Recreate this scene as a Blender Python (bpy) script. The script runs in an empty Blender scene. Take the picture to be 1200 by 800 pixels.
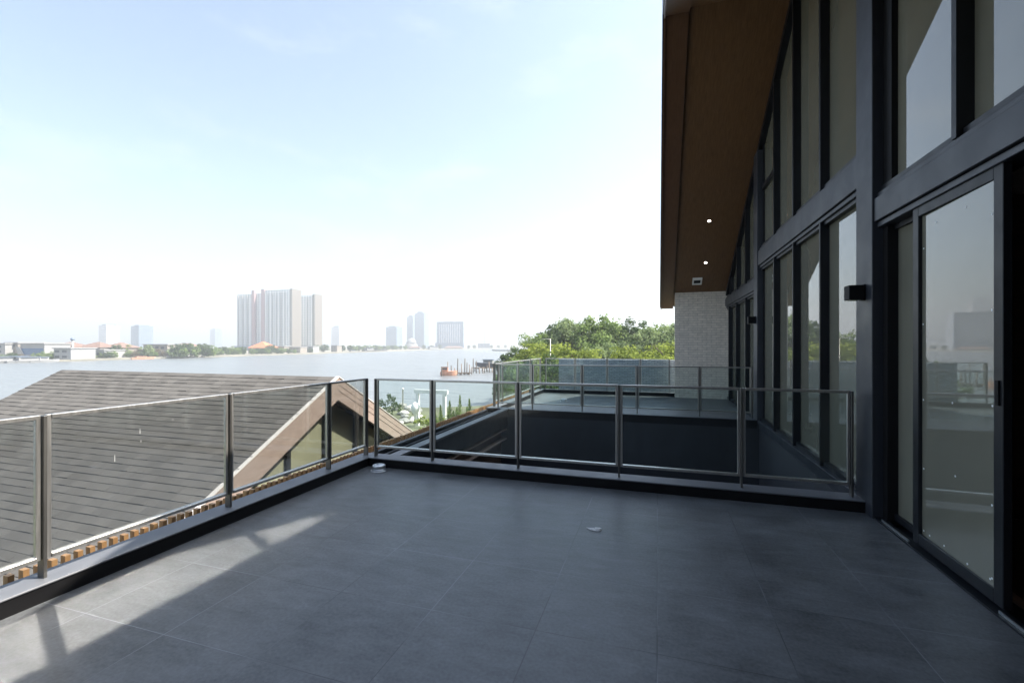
import bpy, math, random
from mathutils import Vector, Matrix

# ------------------------------------------------------------------ camera, sky, sun, exposure
scene = bpy.context.scene
col = scene.collection
R = math.radians
CAM_H = 1.5
YAW = R(17.7)
cam_d = bpy.data.cameras.new("camera")
cam_d.sensor_width = 36.0
cam_d.sensor_fit = 'HORIZONTAL'
cam_d.lens = 16.0
cam_d.shift_y = 0.0033
cam_d.clip_start = 0.05
cam_d.clip_end = 9000
cam = bpy.data.objects.new("camera", cam_d)
col.objects.link(cam)
cam.location = (0, 0, CAM_H)
cam.rotation_euler = (R(90), 0, YAW)
scene.camera = cam

SUN_EL = R(50.6)
SUN_DIR = Vector((0.92 * math.cos(SUN_EL), 0.392 * math.cos(SUN_EL), math.sin(SUN_EL)))
SUN_AZ = math.atan2(0.92, 0.392)          # clockwise from +Y
world = bpy.data.worlds.new("World")
scene.world = world
world.use_nodes = True
wn, wl = world.node_tree.nodes, world.node_tree.links
for n in list(wn):
    wn.remove(n)
sky = wn.new('ShaderNodeTexSky')
sky.sky_type = 'NISHITA'
sky.sun_disc = False
sky.sun_elevation = SUN_EL
sky.sun_rotation = SUN_AZ
sky.altitude = 0
sky.air_density = 1.1
sky.dust_density = 2.0
sky.ozone_density = 1.2
bg = wn.new('ShaderNodeBackground')
bg.inputs['Strength'].default_value = 0.10
wo = wn.new('ShaderNodeOutputWorld')
hs_ = wn.new('ShaderNodeHueSaturation')
hs_.inputs['Saturation'].default_value = 0.78
wl.new(sky.outputs[0], hs_.inputs['Color'])
wtc = wn.new('ShaderNodeTexCoord')
wmp = wn.new('ShaderNodeMapping')
wmp.inputs['Scale'].default_value = (1.6, 1.6, 5.0)
wl.new(wtc.outputs['Generated'], wmp.inputs[0])
wno = wn.new('ShaderNodeTexNoise')
wno.inputs['Scale'].default_value = 2.2
wno.inputs['Detail'].default_value = 7
wno.inputs['Roughness'].default_value = 0.6
wl.new(wmp.outputs[0], wno.inputs['Vector'])
wrp = wn.new('ShaderNodeMapRange')
wrp.inputs['From Min'].default_value = 0.53
wrp.inputs['From Max'].default_value = 0.80
wrp.inputs['To Max'].default_value = 0.32
wl.new(wno.outputs['Fac'], wrp.inputs[0])
wmx = wn.new('ShaderNodeMix')
wmx.data_type = 'RGBA'
wl.new(wrp.outputs[0], wmx.inputs['Factor'])
wtn = wn.new('ShaderNodeMix')
wtn.data_type = 'RGBA'
wtn.blend_type = 'MULTIPLY'
wtn.inputs['Factor'].default_value = 1.0
wtn.inputs['B'].default_value = (0.93, 1.0, 1.04, 1)
wl.new(hs_.outputs[0], wtn.inputs['A'])
wl.new(wtn.outputs['Result'], wmx.inputs['A'])
wmx.inputs['B'].default_value = (4.2, 4.3, 4.4, 1)
wl.new(wmx.outputs['Result'], bg.inputs['Color'])
wl.new(bg.outputs[0], wo.inputs['Surface'])

sun_d = bpy.data.lights.new("sun", 'SUN')
sun_d.energy = 5.0
sun_d.angle = R(0.5)
sun_d.color = (1.0, 0.93, 0.83)
sun = bpy.data.objects.new("sun", sun_d)
col.objects.link(sun)
sun.location = (30, 12, 40)
sun.rotation_euler = SUN_DIR.to_track_quat('Z', 'Y').to_euler()

scene.view_settings.view_transform = 'Standard'
scene.view_settings.look = 'None'
scene.view_settings.exposure = 1.52
scene.view_settings.gamma = 1.0
scene.view_settings.use_curve_mapping = False
scene.render.engine = 'CYCLES'
cy = scene.cycles
cy.use_denoising = True
cy.max_bounces = 10
cy.diffuse_bounces = 4
cy.glossy_bounces = 4
cy.transmission_bounces = 4
cy.transparent_max_bounces = 24
cy.volume_bounces = 0
cy.caustics_reflective = True
cy.caustics_refractive = False
cy.blur_glossy = 0.2
cy.sample_clamp_indirect = 150.0
cy.use_guiding = True
cy.use_surface_guiding = True
cy.use_volume_guiding = False
cy.guiding_training_samples = 128

# ------------------------------------------------------------------ helpers
rnd = random.Random(7)
F = 533.33
CY, SY = math.cos(YAW), math.sin(YAW)


def at(u, d):
    """plan position of a point seen in column u at depth d"""
    a = (u - 600) / F
    return (d * (-SY + a * CY), d * (CY + a * SY))


def zat(v, d):
    return CAM_H + d * (404 - v) / F


def mat(name):
    m = bpy.data.materials.new(name)
    m.use_nodes = True
    nt = m.node_tree
    for n in list(nt.nodes):
        nt.nodes.remove(n)
    out = nt.nodes.new('ShaderNodeOutputMaterial')
    return m, nt.nodes, nt.links, out


def principled(name, color, rough=0.5, metal=0.0, spec=0.5, var=0.0, scale=8.0, stretch=(1, 1, 1), bump=0.0, rvar=0.0):
    m, n, l, out = mat(name)
    b = n.new('ShaderNodeBsdfPrincipled')
    b.inputs['Base Color'].default_value = (*color, 1)
    b.inputs['Roughness'].default_value = rough
    b.inputs['Metallic'].default_value = metal
    b.inputs['Specular IOR Level'].default_value = spec
    l.new(b.outputs[0], out.inputs['Surface'])
    if var or bump or rvar:
        tc = n.new('ShaderNodeTexCoord')
        mp = n.new('ShaderNodeMapping')
        mp.inputs['Scale'].default_value = stretch
        l.new(tc.outputs['Object'], mp.inputs[0])
        no = n.new('ShaderNodeTexNoise')
        no.inputs['Scale'].default_value = scale
        no.inputs['Detail'].default_value = 6
        no.inputs['Roughness'].default_value = 0.62
        l.new(mp.outputs[0], no.inputs['Vector'])
        if var:
            rp = n.new('ShaderNodeValToRGB')
            rp.color_ramp.elements[0].position = 0.3
            rp.color_ramp.elements[1].position = 0.7
            rp.color_ramp.elements[0].color = (*[max(0, c * (1 - var)) for c in color], 1)
            rp.color_ramp.elements[1].color = (*[min(1, c * (1 + var)) for c in color], 1)
            l.new(no.outputs['Fac'], rp.inputs[0])
            l.new(rp.outputs[0], b.inputs['Base Color'])
        if rvar:
            mr = n.new('ShaderNodeMapRange')
            mr.inputs['From Min'].default_value = 0.3
            mr.inputs['From Max'].default_value = 0.7
            mr.inputs['To Min'].default_value = max(0.02, rough - rvar)
            mr.inputs['To Max'].default_value = min(1, rough + rvar)
            l.new(no.outputs['Fac'], mr.inputs[0])
            l.new(mr.outputs[0], b.inputs['Roughness'])
        if bump:
            bp = n.new('ShaderNodeBump')
            bp.inputs['Strength'].default_value = bump
            bp.inputs['Distance'].default_value = 0.01
            l.new(no.outputs['Fac'], bp.inputs['Height'])
            l.new(bp.outputs[0], b.inputs['Normal'])
    return m


def math_node(n, l, op, a, b=None, c=None):
    m = n.new('ShaderNodeMath')
    m.operation = op
    for i, v in enumerate((a, b, c)):
        if v is None:
            continue
        if isinstance(v, (int, float)):
            m.inputs[i].default_value = v
        else:
            l.new(v, m.inputs[i])
    return m.outputs[0]


def schlick(n, l, f0, power=5.0):
    lw = n.new('ShaderNodeLayerWeight')
    lw.inputs['Blend'].default_value = 0.5
    p = math_node(n, l, 'POWER', lw.outputs['Facing'], power)
    return math_node(n, l, 'MULTIPLY_ADD', p, 1 - f0, f0)


def rail_glass(name, f0, tint=(0.915, 0.955, 0.95)):
    m, n, l, out = mat(name)
    tr = n.new('ShaderNodeBsdfTransparent')
    tr.inputs[0].default_value = (*tint, 1)
    gl = n.new('ShaderNodeBsdfGlossy')
    gl.inputs['Roughness'].default_value = 0.07
    gl.inputs['Color'].default_value = (1, 1, 1, 1)
    mx = n.new('ShaderNodeMixShader')
    l.new(schlick(n, l, f0), mx.inputs[0])
    l.new(tr.outputs[0], mx.inputs[1])
    l.new(gl.outputs[0], mx.inputs[2])
    l.new(mx.outputs[0], out.inputs['Surface'])
    return m


def window_glass(name, color, f0=0.09, power=4.0, var=0.08):
    m, n, l, out = mat(name)
    df = n.new('ShaderNodeBsdfDiffuse')
    tc = n.new('ShaderNodeTexCoord')
    no = n.new('ShaderNodeTexNoise')
    no.inputs['Scale'].default_value = 1.3
    no.inputs['Detail'].default_value = 4
    l.new(tc.outputs['Object'], no.inputs['Vector'])
    rp = n.new('ShaderNodeValToRGB')
    rp.color_ramp.elements[0].position = 0.3
    rp.color_ramp.elements[1].position = 0.7
    rp.color_ramp.elements[0].color = (*[c * (1 - var) for c in color], 1)
    rp.color_ramp.elements[1].color = (*[c * (1 + var) for c in color], 1)
    l.new(no.outputs['Fac'], rp.inputs[0])
    l.new(rp.outputs[0], df.inputs[0])
    gl = n.new('ShaderNodeBsdfGlossy')
    gl.inputs['Roughness'].default_value = 0.015
    mx = n.new('ShaderNodeMixShader')
    l.new(schlick(n, l, f0, power), mx.inputs[0])
    l.new(df.outputs[0], mx.inputs[1])
    l.new(gl.outputs[0], mx.inputs[2])
    l.new(mx.outputs[0], out.inputs['Surface'])
    return m


ROOT = {}          # object name -> world position of the thing it belongs to


class MB:
    """collects shapes in world metres, then links them as ONE mesh object"""

    def __init__(self):
        self.v, self.f, self.s = [], [], []

    def box(self, x0, x1, y0, y1, z0, z1):
        b = len(self.v)
        self.v += [(x0, y0, z0), (x1, y0, z0), (x1, y1, z0), (x0, y1, z0), (x0, y0, z1), (x1, y0, z1), (x1, y1, z1), (x0, y1, z1)]
        for q in ((3, 2, 1, 0), (4, 5, 6, 7), (0, 1, 5, 4), (1, 2, 6, 5), (2, 3, 7, 6), (3, 0, 4, 7)):
            self.f.append([b + i for i in q]); self.s.append(False)
        return self

    def prism(self, pts, vec):
        """closed polygon pts (3-D) swept along vec"""
        b, k = len(self.v), len(pts)
        vec = Vector(vec)
        nrm = Vector((0, 0, 0))
        for i in range(k):
            nrm += Vector(pts[i]).cross(Vector(pts[(i + 1) % k]))
        if nrm.dot(vec) > 0:
            pts = list(reversed(pts))
        self.v += [tuple(p) for p in pts] + [tuple(Vector(p) + vec) for p in pts]
        self.f.append([b + i for i in range(k)]); self.s.append(False)
        self.f.append([b + k + i for i in reversed(range(k))]); self.s.append(False)
        for i in range(k):
            j = (i + 1) % k
            self.f.append([b + j, b + i, b + k + i, b + k + j]); self.s.append(False)
        return self

    def quad(self, a, b_, c, d):
        b = len(self.v)
        self.v += [tuple(a), tuple(b_), tuple(c), tuple(d)]
        self.f.append([b, b + 1, b + 2, b + 3]); self.s.append(False)
        return self

    def lathe(self, c, prof, n=16, smooth=True):
        """prof: (radius, z) from bottom to top, closed at both ends"""
        b = len(self.v)
        for r, z in prof:
            for i in range(n):
                t = 2 * math.pi * i / n
                self.v.append((c[0] + r * math.cos(t), c[1] + r * math.sin(t), c[2] + z))
        for k in range(len(prof) - 1):
            for i in range(n):
                j = (i + 1) % n
                self.f.append([b + k * n + i, b + k * n + j, b + (k + 1) * n + j, b + (k + 1) * n + i]); self.s.append(smooth)
        self.f.append([b + i for i in reversed(range(n))]); self.s.append(False)
        e = b + (len(prof) - 1) * n
        self.f.append([e + i for i in range(n)]); self.s.append(False)
        return self

    def tube(self, p0, p1, r0, r1=None, n=8):
        r1 = r0 if r1 is None else r1
        p0, p1 = Vector(p0), Vector(p1)
        ax = (p1 - p0).normalized()
        t = Vector((1, 0, 0)) if abs(ax.x) < 0.9 else Vector((0, 1, 0))
        e1 = ax.cross(t).normalized(); e2 = ax.cross(e1)
        b = len(self.v)
        for p, r in ((p0, r0), (p1, r1)):
            for i in range(n):
                a = 2 * math.pi * i / n
                self.v.append(tuple(p + e1 * (r * math.cos(a)) + e2 * (r * math.sin(a))))
        for i in range(n):
            j = (i + 1) % n
            self.f.append([b + i, b + j, b + n + j, b + n + i]); self.s.append(True)
        self.f.append([b + i for i in reversed(range(n))]); self.s.append(False)
        self.f.append([b + n + i for i in range(n)]); self.s.append(False)
        return self

    def build(self, name, m, parent=None, bevel=0.0, origin=None):
        o0 = Vector(origin) if origin is not None else (ROOT[parent.name] if parent is not None else Vector((0, 0, 0)))
        me = bpy.data.meshes.new(name)
        me.from_pydata([(x - o0.x, y - o0.y, z - o0.z) for x, y, z in self.v], [], self.f)
        me.polygons.foreach_set('use_smooth', self.s)
        me.update()
        me.materials.append(m)
        o = bpy.data.objects.new(name, me)
        col.objects.link(o)
        if parent is not None:
            o.parent = parent
            ROOT[o.name] = ROOT[parent.name]
        else:
            o.location = o0
            ROOT[o.name] = o0.copy()
        if bevel:
            bv = o.modifiers.new('bevel', 'BEVEL')
            bv.width = bevel; bv.segments = 1; bv.limit_method = 'ANGLE'
        return o


def empty(name, loc, label, cat, group=None):
    o = bpy.data.objects.new(name, None)
    o.empty_display_size = 0.2
    o.location = loc
    col.objects.link(o)
    ROOT[o.name] = Vector(loc)
    return tag(o, label, cat, group)


def tag(o, label, cat, group=None):
    o['label'] = label
    o['category'] = cat
    if group:
        o['group'] = group
    return o


def copy_tree(o, parent=None):
    c = o.copy(); col.objects.link(c); c.parent = parent
    for ch in list(o.children):
        copy_tree(ch, c)
    return c


def structure(o):
    o['kind'] = 'structure'
    return o


# ------------------------------------------------------------------ materials
M = {}
M['frame'] = principled('anthracite aluminium', (0.010, 0.0115, 0.015), 0.42, 0.0, 0.35, var=0.12, scale=5, rvar=0.08)
M['frame_light'] = principled('anthracite steel face', (0.026, 0.030, 0.039), 0.45, 0.0, 0.5, var=0.10, scale=3, rvar=0.08)
M['black'] = principled('black paint', (0.006, 0.006, 0.007), 0.6, 0.0, 0.2, var=0.2, scale=4)
M['charcoal'] = principled('charcoal render', (0.026, 0.029, 0.035), 0.8, var=0.35, scale=1.6, stretch=(1, 1, 0.35), bump=0.15)
M['coping'] = principled('grey coping', (0.12, 0.127, 0.142), 0.5, var=0.12, scale=6, rvar=0.1)
M['steel'] = principled('brushed steel', (0.58, 0.56, 0.53), 0.36, 0.9, var=0.10, scale=60, stretch=(1, 1, 0.05), rvar=0.08)
M['post'] = principled('dark steel post', (0.17, 0.165, 0.155), 0.4, 0.8, var=0.12, scale=40, stretch=(1, 1, 0.05), rvar=0.08)
M['rail_glass'] = rail_glass('clear rail glass', 0.045)
M['rail_glass_coated'] = rail_glass('coated rail glass', 0.29, (0.985, 1.0, 0.99))
M['pane'] = window_glass('filmed window glass', (0.20, 0.197, 0.155), 0.16)
M['pane_far'] = window_glass('neighbour window glass', (0.24, 0.245, 0.17), 0.06)
M['tab'] = principled('white film tab', (0.75, 0.76, 0.76), 0.5)
M['track'] = principled('bare aluminium track', (0.6, 0.62, 0.64), 0.3, 0.9)


def wood(name, c0, c1, scale, stretch, rough=0.5):
    m, n, l, out = mat(name)
    b = n.new('ShaderNodeBsdfPrincipled')
    b.inputs['Roughness'].default_value = rough
    b.inputs['Specular IOR Level'].default_value = 0.35
    tc = n.new('ShaderNodeTexCoord')
    mp = n.new('ShaderNodeMapping'); mp.inputs['Scale'].default_value = stretch
    l.new(tc.outputs['Object'], mp.inputs[0])
    no = n.new('ShaderNodeTexNoise'); no.inputs['Scale'].default_value = scale; no.inputs['Detail'].default_value = 7
    no.inputs['Roughness'].default_value = 0.65; no.inputs['Distortion'].default_value = 0.4
    l.new(mp.outputs[0], no.inputs['Vector'])
    rp = n.new('ShaderNodeValToRGB')
    rp.color_ramp.elements[0].position = 0.3; rp.color_ramp.elements[1].position = 0.72
    rp.color_ramp.elements[0].color = (*c0, 1); rp.color_ramp.elements[1].color = (*c1, 1)
    l.new(no.outputs['Fac'], rp.inputs[0]); l.new(rp.outputs[0], b.inputs['Base Color'])
    l.new(b.outputs[0], out.inputs['Surface'])
    return m


M['soffit'] = wood('brown soffit board', (0.125, 0.066, 0.029), (0.205, 0.112, 0.052), 6, (10, 0.8, 0.8))
M['barge'] = wood('brown barge board', (0.10, 0.048, 0.024), (0.15, 0.078, 0.042), 6, (10, 0.8, 0.8))
M['batten'] = wood('timber batten', (0.30, 0.16, 0.07), (0.46, 0.27, 0.13), 5, (3, 3, 1))
M['inner_wood'] = wood('brown timber wall', (0.10, 0.062, 0.042), (0.155, 0.10, 0.07), 3, (1, 8, 1), 0.7)
M['pale_wood'] = wood('greyed timber bargeboard', (0.24, 0.185, 0.155), (0.325, 0.26, 0.225), 3, (1, 1, 6), 0.65)
M['room'] = wood('dark room timber', (0.09, 0.042, 0.025), (0.16, 0.075, 0.045), 2, (1, 1, 6), 0.5)
M['white_far'] = principled('weathered white render', (0.30, 0.30, 0.295), 0.7, var=0.1, scale=0.3)
M['white'] = principled('white paint', (0.78, 0.78, 0.76), 0.5, var=0.05, scale=3)
M['white_metal'] = principled('white edge trim', (0.72, 0.68, 0.63), 0.35, 0.2, var=0.06, scale=9)
M['lamp_on'] = None


def emission(name, color, s):
    m, n, l, out = mat(name)
    e = n.new('ShaderNodeEmission'); e.inputs[0].default_value = (*color, 1); e.inputs[1].default_value = s
    l.new(e.outputs[0], out.inputs['Surface'])
    return m


M['lamp_on'] = emission('lit lamp', (1, 0.93, 0.82), 6.0)


def tile_floor():
    m, n, l, out = mat("slate grey porcelain tiles")
    b = n.new('ShaderNodeBsdfPrincipled')
    ge = n.new('ShaderNodeNewGeometry')
    sp = n.new('ShaderNodeSeparateXYZ')
    l.new(ge.outputs['Position'], sp.inputs[0])
    PX, PY = 0.61, 0.62
    xs = math_node(n, l, 'DIVIDE', math_node(n, l, 'ADD', sp.outputs[0], 61 * 2 - 0.0), PX)
    ys = math_node(n, l, 'DIVIDE', math_node(n, l, 'ADD', sp.outputs[1], 62 * 2 - 2.94 + 0.62 * 4), PY)
    fx, fy = math_node(n, l, 'FRACT', xs), math_node(n, l, 'FRACT', ys)
    ix, iy = math_node(n, l, 'FLOOR', xs), math_node(n, l, 'FLOOR', ys)
    ex = math_node(n, l, 'MULTIPLY', math_node(n, l, 'MINIMUM', fx, math_node(n, l, 'SUBTRACT', 1.0, fx)), PX)
    ey = math_node(n, l, 'MULTIPLY', math_node(n, l, 'MINIMUM', fy, math_node(n, l, 'SUBTRACT', 1.0, fy)), PY)
    e = math_node(n, l, 'MINIMUM', ex, ey)
    joint = n.new('ShaderNodeMapRange'); joint.inputs['From Min'].default_value = 0.0016; joint.inputs['From Max'].default_value = 0.0034
    joint.inputs['To Min'].default_value = 1.0; joint.inputs['To Max'].default_value = 0.0
    l.new(e, joint.inputs[0])
    cb = n.new('ShaderNodeCombineXYZ'); l.new(ix, cb.inputs[0]); l.new(iy, cb.inputs[1])
    wnz = n.new('ShaderNodeTexWhiteNoise'); wnz.noise_dimensions = '2D'; l.new(cb.outputs[0], wnz.inputs['Vector'])
    # stone streaks run along X, shifted per tile
    mp = n.new('ShaderNodeMapping'); mp.inputs['Scale'].default_value = (1.4, 4.2, 1.0)
    off = n.new('ShaderNodeVectorMath'); off.operation = 'MULTIPLY_ADD'
    l.new(wnz.outputs['Color'], off.inputs[0]); off.inputs[1].default_value = (9, 9, 9); l.new(ge.outputs['Position'], off.inputs[2])
    l.new(off.outputs[0], mp.inputs[0])
    st = n.new('ShaderNodeTexNoise'); st.inputs['Scale'].default_value = 2.6; st.inputs['Detail'].default_value = 8; st.inputs['Roughness'].default_value = 0.66
    st.inputs['Distortion'].default_value = 0.6
    l.new(mp.outputs[0], st.inputs['Vector'])
    du = n.new('ShaderNodeTexNoise'); du.inputs['Scale'].default_value = 2.1; du.inputs['Detail'].default_value = 8; du.inputs['Roughness'].default_value = 0.68
    l.new(ge.outputs['Position'], du.inputs['Vector'])
    fi = n.new('ShaderNodeTexNoise'); fi.inputs['Scale'].default_value = 55; fi.inputs['Detail'].default_value = 3
    l.new(ge.outputs['Position'], fi.inputs['Vector'])
    v = math_node(n, l, 'MULTIPLY_ADD', math_node(n, l, 'SUBTRACT', st.outputs['Fac'], 0.5), 1.15, 1.0)
    v = math_node(n, l, 'ADD', v, math_node(n, l, 'MULTIPLY', math_node(n, l, 'SUBTRACT', wnz.outputs['Value'], 0.5), 0.14))
    v = math_node(n, l, 'ADD', v, math_node(n, l, 'MULTIPLY', math_node(n, l, 'SUBTRACT', du.outputs['Fac'], 0.5), 1.7))
    v = math_node(n, l, 'ADD', v, math_node(n, l, 'MULTIPLY', math_node(n, l, 'SUBTRACT', fi.outputs['Fac'], 0.5), 0.9))
    # a few scuffs and spots
    vo = n.new('ShaderNodeTexVoronoi'); vo.inputs['Scale'].default_value = 2.3
    l.new(ge.outputs['Position'], vo.inputs['Vector'])
    spot = math_node(n, l, 'LESS_THAN', vo.outputs['Distance'], 0.022)
    v = math_node(n, l, 'MULTIPLY', v, math_node(n, l, 'MULTIPLY_ADD', spot, -0.35, 1.0))
    sc = n.new('ShaderNodeVectorMath'); sc.operation = 'SCALE'; sc.inputs[0].default_value = FLOOR_COL
    l.new(v, sc.inputs['Scale'])
    mx = n.new('ShaderNodeMix'); mx.data_type = 'RGBA'
    jn = math_node(n, l, 'MULTIPLY', joint.outputs[0], 0.85)
    l.new(jn, mx.inputs['Factor']); l.new(sc.outputs[0], mx.inputs['A'])
    gn = n.new('ShaderNodeTexNoise'); gn.inputs['Scale'].default_value = 0.9; l.new(ge.outputs['Position'], gn.inputs['Vector'])
    gr = n.new('ShaderNodeValToRGB'); gr.color_ramp.elements[0].position = 0.44; gr.color_ramp.elements[1].position = 0.58
    gr.color_ramp.elements[0].color = (0.045, 0.047, 0.05, 1); gr.color_ramp.elements[1].color = (0.20, 0.21, 0.23, 1)
    l.new(gn.outputs['Fac'], gr.inputs[0]); l.new(gr.outputs[0], mx.inputs['B'])
    l.new(mx.outputs['Result'], b.inputs['Base Color'])
    rr = n.new('ShaderNodeMapRange'); rr.inputs['From Min'].default_value = 0.3; rr.inputs['From Max'].default_value = 0.7
    rr.inputs['To Min'].default_value = 0.34; rr.inputs['To Max'].default_value = 0.48
    l.new(du.outputs['Fac'], rr.inputs[0]); l.new(rr.outputs[0], b.inputs['Roughness'])
    b.inputs['Specular IOR Level'].default_value = 0.5
    bp = n.new('ShaderNodeBump'); bp.inputs['Strength'].default_value = 0.25; bp.inputs['Distance'].default_value = 0.002
    l.new(math_node(n, l, 'SUBTRACT', st.outputs['Fac'], joint.outputs[0]), bp.inputs['Height'])
    l.new(bp.outputs[0], b.inputs['Normal'])
    l.new(b.outputs[0], out.inputs['Surface'])
    return m


FLOOR_COL = (0.106, 0.112, 0.118)
M['floor'] = tile_floor()


def brick_mat(name, c1, c2, mortar, w, h, msize, axes='XZ', bump=0.4, rough=0.75):
    m, n, l, out = mat(name)
    b = n.new('ShaderNodeBsdfPrincipled'); b.inputs['Roughness'].default_value = rough
    ge = n.new('ShaderNodeNewGeometry'); sp = n.new('ShaderNodeSeparateXYZ'); l.new(ge.outputs['Position'], sp.inputs[0])
    cb = n.new('ShaderNodeCombineXYZ')
    src = {'X': 0, 'Y': 1, 'Z': 2}
    if axes == 'HZ':
        l.new(math_node(n, l, 'ADD', sp.outputs[0], sp.outputs[1]), cb.inputs[0])
    else:
        l.new(sp.outputs[src[axes[0]]], cb.inputs[0])
    l.new(sp.outputs[src[axes[1]]], cb.inputs[1])
    br = n.new('ShaderNodeTexBrick')
    br.inputs['Scale'].default_value = 1.0
    br.inputs['Color1'].default_value = (*c1, 1); br.inputs['Color2'].default_value = (*c2, 1); br.inputs['Mortar'].default_value = (*mortar, 1)
    br.inputs['Brick Width'].default_value = w; br.inputs['Row Height'].default_value = h; br.inputs['Mortar Size'].default_value = msize
    l.new(cb.outputs[0], br.inputs['Vector'])
    no = n.new('ShaderNodeTexNoise'); no.inputs['Scale'].default_value = 14; no.inputs['Detail'].default_value = 5
    l.new(ge.outputs['Position'], no.inputs['Vector'])
    mx = n.new('ShaderNodeMix'); mx.data_type = 'RGBA'; mx.blend_type = 'MULTIPLY'; mx.inputs['Factor'].default_value = 1.0
    g = n.new('ShaderNodeMapRange'); g.inputs['To Min'].default_value = 0.72; g.inputs['To Max'].default_value = 1.28
    l.new(no.outputs['Fac'], g.inputs[0]); l.new(br.outputs['Color'], mx.inputs['A'])
    cc = n.new('ShaderNodeCombineXYZ')
    for i in range(3):
        l.new(g.outputs[0], cc.inputs[i])
    l.new(cc.outputs[0], mx.inputs['B'])
    l.new(mx.outputs['Result'], b.inputs['Base Color'])
    bp = n.new('ShaderNodeBump'); bp.inputs['Strength'].default_value = bump; bp.inputs['Distance'].default_value = 0.006; bp.invert = True
    l.new(br.outputs['Fac'], bp.inputs['Height']); l.new(bp.outputs[0], b.inputs['Normal'])
    l.new(b.outputs[0], out.inputs['Surface'])
    return m


M['white_brick'] = brick_mat('pale brick', (0.74, 0.67, 0.58), (0.66, 0.60, 0.52), (0.50, 0.455, 0.40), 0.24, 0.068, 0.007)
M['slate_brick'] = brick_mat('blue grey slate cladding', (0.31, 0.36, 0.41), (0.47, 0.52, 0.56), (0.18, 0.205, 0.23), 0.16, 0.05, 0.006)


def shingle_mat():
    """tabs of a shingle roof: shade per tab, gaps between tabs; courses are geometry"""
    m, n, l, out = mat('weathered grey shingles')
    b = n.new('ShaderNodeBsdfPrincipled'); b.inputs['Roughness'].default_value = 0.85
    b.inputs['Specular IOR Level'].default_value = 0.3
    ge = n.new('ShaderNodeNewGeometry'); sp = n.new('ShaderNodeSeparateXYZ'); l.new(ge.outputs['Position'], sp.inputs[0])
    row = math_node(n, l, 'FLOOR', math_node(n, l, 'MULTIPLY_ADD', sp.outputs[2], 1 / ROOF_DZ, 100 - RIDGE_Z / ROOF_DZ + 0.15))
    sh = n.new('ShaderNodeTexWhiteNoise'); sh.noise_dimensions = '1D'; l.new(row, sh.inputs['W'])
    xx = math_node(n, l, 'ADD', math_node(n, l, 'DIVIDE', sp.outputs[0], 0.30), math_node(n, l, 'MULTIPLY', sh.outputs['Value'], 3.0))
    fx = math_node(n, l, 'FRACT', xx); ix = math_node(n, l, 'FLOOR', xx)
    cb = n.new('ShaderNodeCombineXYZ'); l.new(ix, cb.inputs[0]); l.new(row, cb.inputs[1])
    tn = n.new('ShaderNodeTexWhiteNoise'); tn.noise_dimensions = '2D'; l.new(cb.outputs[0], tn.inputs['Vector'])
    gap = math_node(n, l, 'LESS_THAN', fx, 0.02)
    no = n.new('ShaderNodeTexNoise'); no.inputs['Scale'].default_value = 60; no.inputs['Detail'].default_value = 4; l.new(ge.outputs['Position'], no.inputs['Vector'])
    bl = n.new('ShaderNodeTexNoise'); bl.inputs['Scale'].default_value = 0.9; bl.inputs['Detail'].default_value = 5; l.new(ge.outputs['Position'], bl.inputs['Vector'])
    v = math_node(n, l, 'MULTIPLY_ADD', tn.outputs['Value'], 0.30, 0.85)
    v = math_node(n, l, 'ADD', v, math_node(n, l, 'MULTIPLY', math_node(n, l, 'SUBTRACT', no.outputs['Fac'], 0.5), 0.6))
    v = math_node(n, l, 'ADD', v, math_node(n, l, 'MULTIPLY', math_node(n, l, 'SUBTRACT', bl.outputs['Fac'], 0.5), 0.28))
    v = math_node(n, l, 'MULTIPLY', v, math_node(n, l, 'MULTIPLY_ADD', gap, -0.55, 1.0))
    sc = n.new('ShaderNodeVectorMath'); sc.operation = 'SCALE'; sc.inputs[0].default_value = (0.116, 0.110, 0.102); l.new(v, sc.inputs['Scale'])
    l.new(sc.outputs[0], b.inputs['Base Color'])
    bp = n.new('ShaderNodeBump'); bp.inputs['Strength'].default_value = 0.5; bp.inputs['Distance'].default_value = 0.006
    l.new(no.outputs['Fac'], bp.inputs['Height']); l.new(bp.outputs[0], b.inputs['Normal'])
    l.new(b.outputs[0], out.inputs['Surface'])
    return m


RIDGE_Z, RIDGE_Y, ROOF_S = 0.82, 8.16, 0.56
ROOF_DY = 0.128
ROOF_DZ = ROOF_DY * ROOF_S
M['shingle'] = shingle_mat()


def leaf_mat(name, c0, c1, trans=0.45):
    m, n, l, out = mat(name)
    ge = n.new('ShaderNodeNewGeometry')
    rp = n.new('ShaderNodeValToRGB')
    rp.color_ramp.elements[0].color = (*c0, 1); rp.color_ramp.elements[1].color = (*c1, 1)
    no = n.new('ShaderNodeTexNoise'); no.inputs['Scale'].default_value = 0.55; no.inputs['Detail'].default_value = 3
    l.new(ge.outputs['Position'], no.inputs['Vector'])
    v = math_node(n, l, 'ADD', math_node(n, l, 'MULTIPLY', ge.outputs['Random Per Island'], 0.6),
                  math_node(n, l, 'MULTIPLY', math_node(n, l, 'SUBTRACT', no.outputs['Fac'], 0.3), 1.1))
    l.new(v, rp.inputs[0])
    df = n.new('ShaderNodeBsdfDiffuse'); tl = n.new('ShaderNodeBsdfTranslucent')
    l.new(rp.outputs[0], df.inputs[0]); l.new(rp.outputs[0], tl.inputs[0])
    mx = n.new('ShaderNodeMixShader'); mx.inputs[0].default_value = trans
    l.new(df.outputs[0], mx.inputs[1]); l.new(tl.outputs[0], mx.inputs[2])
    l.new(mx.outputs[0], out.inputs['Surface'])
    return m


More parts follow.
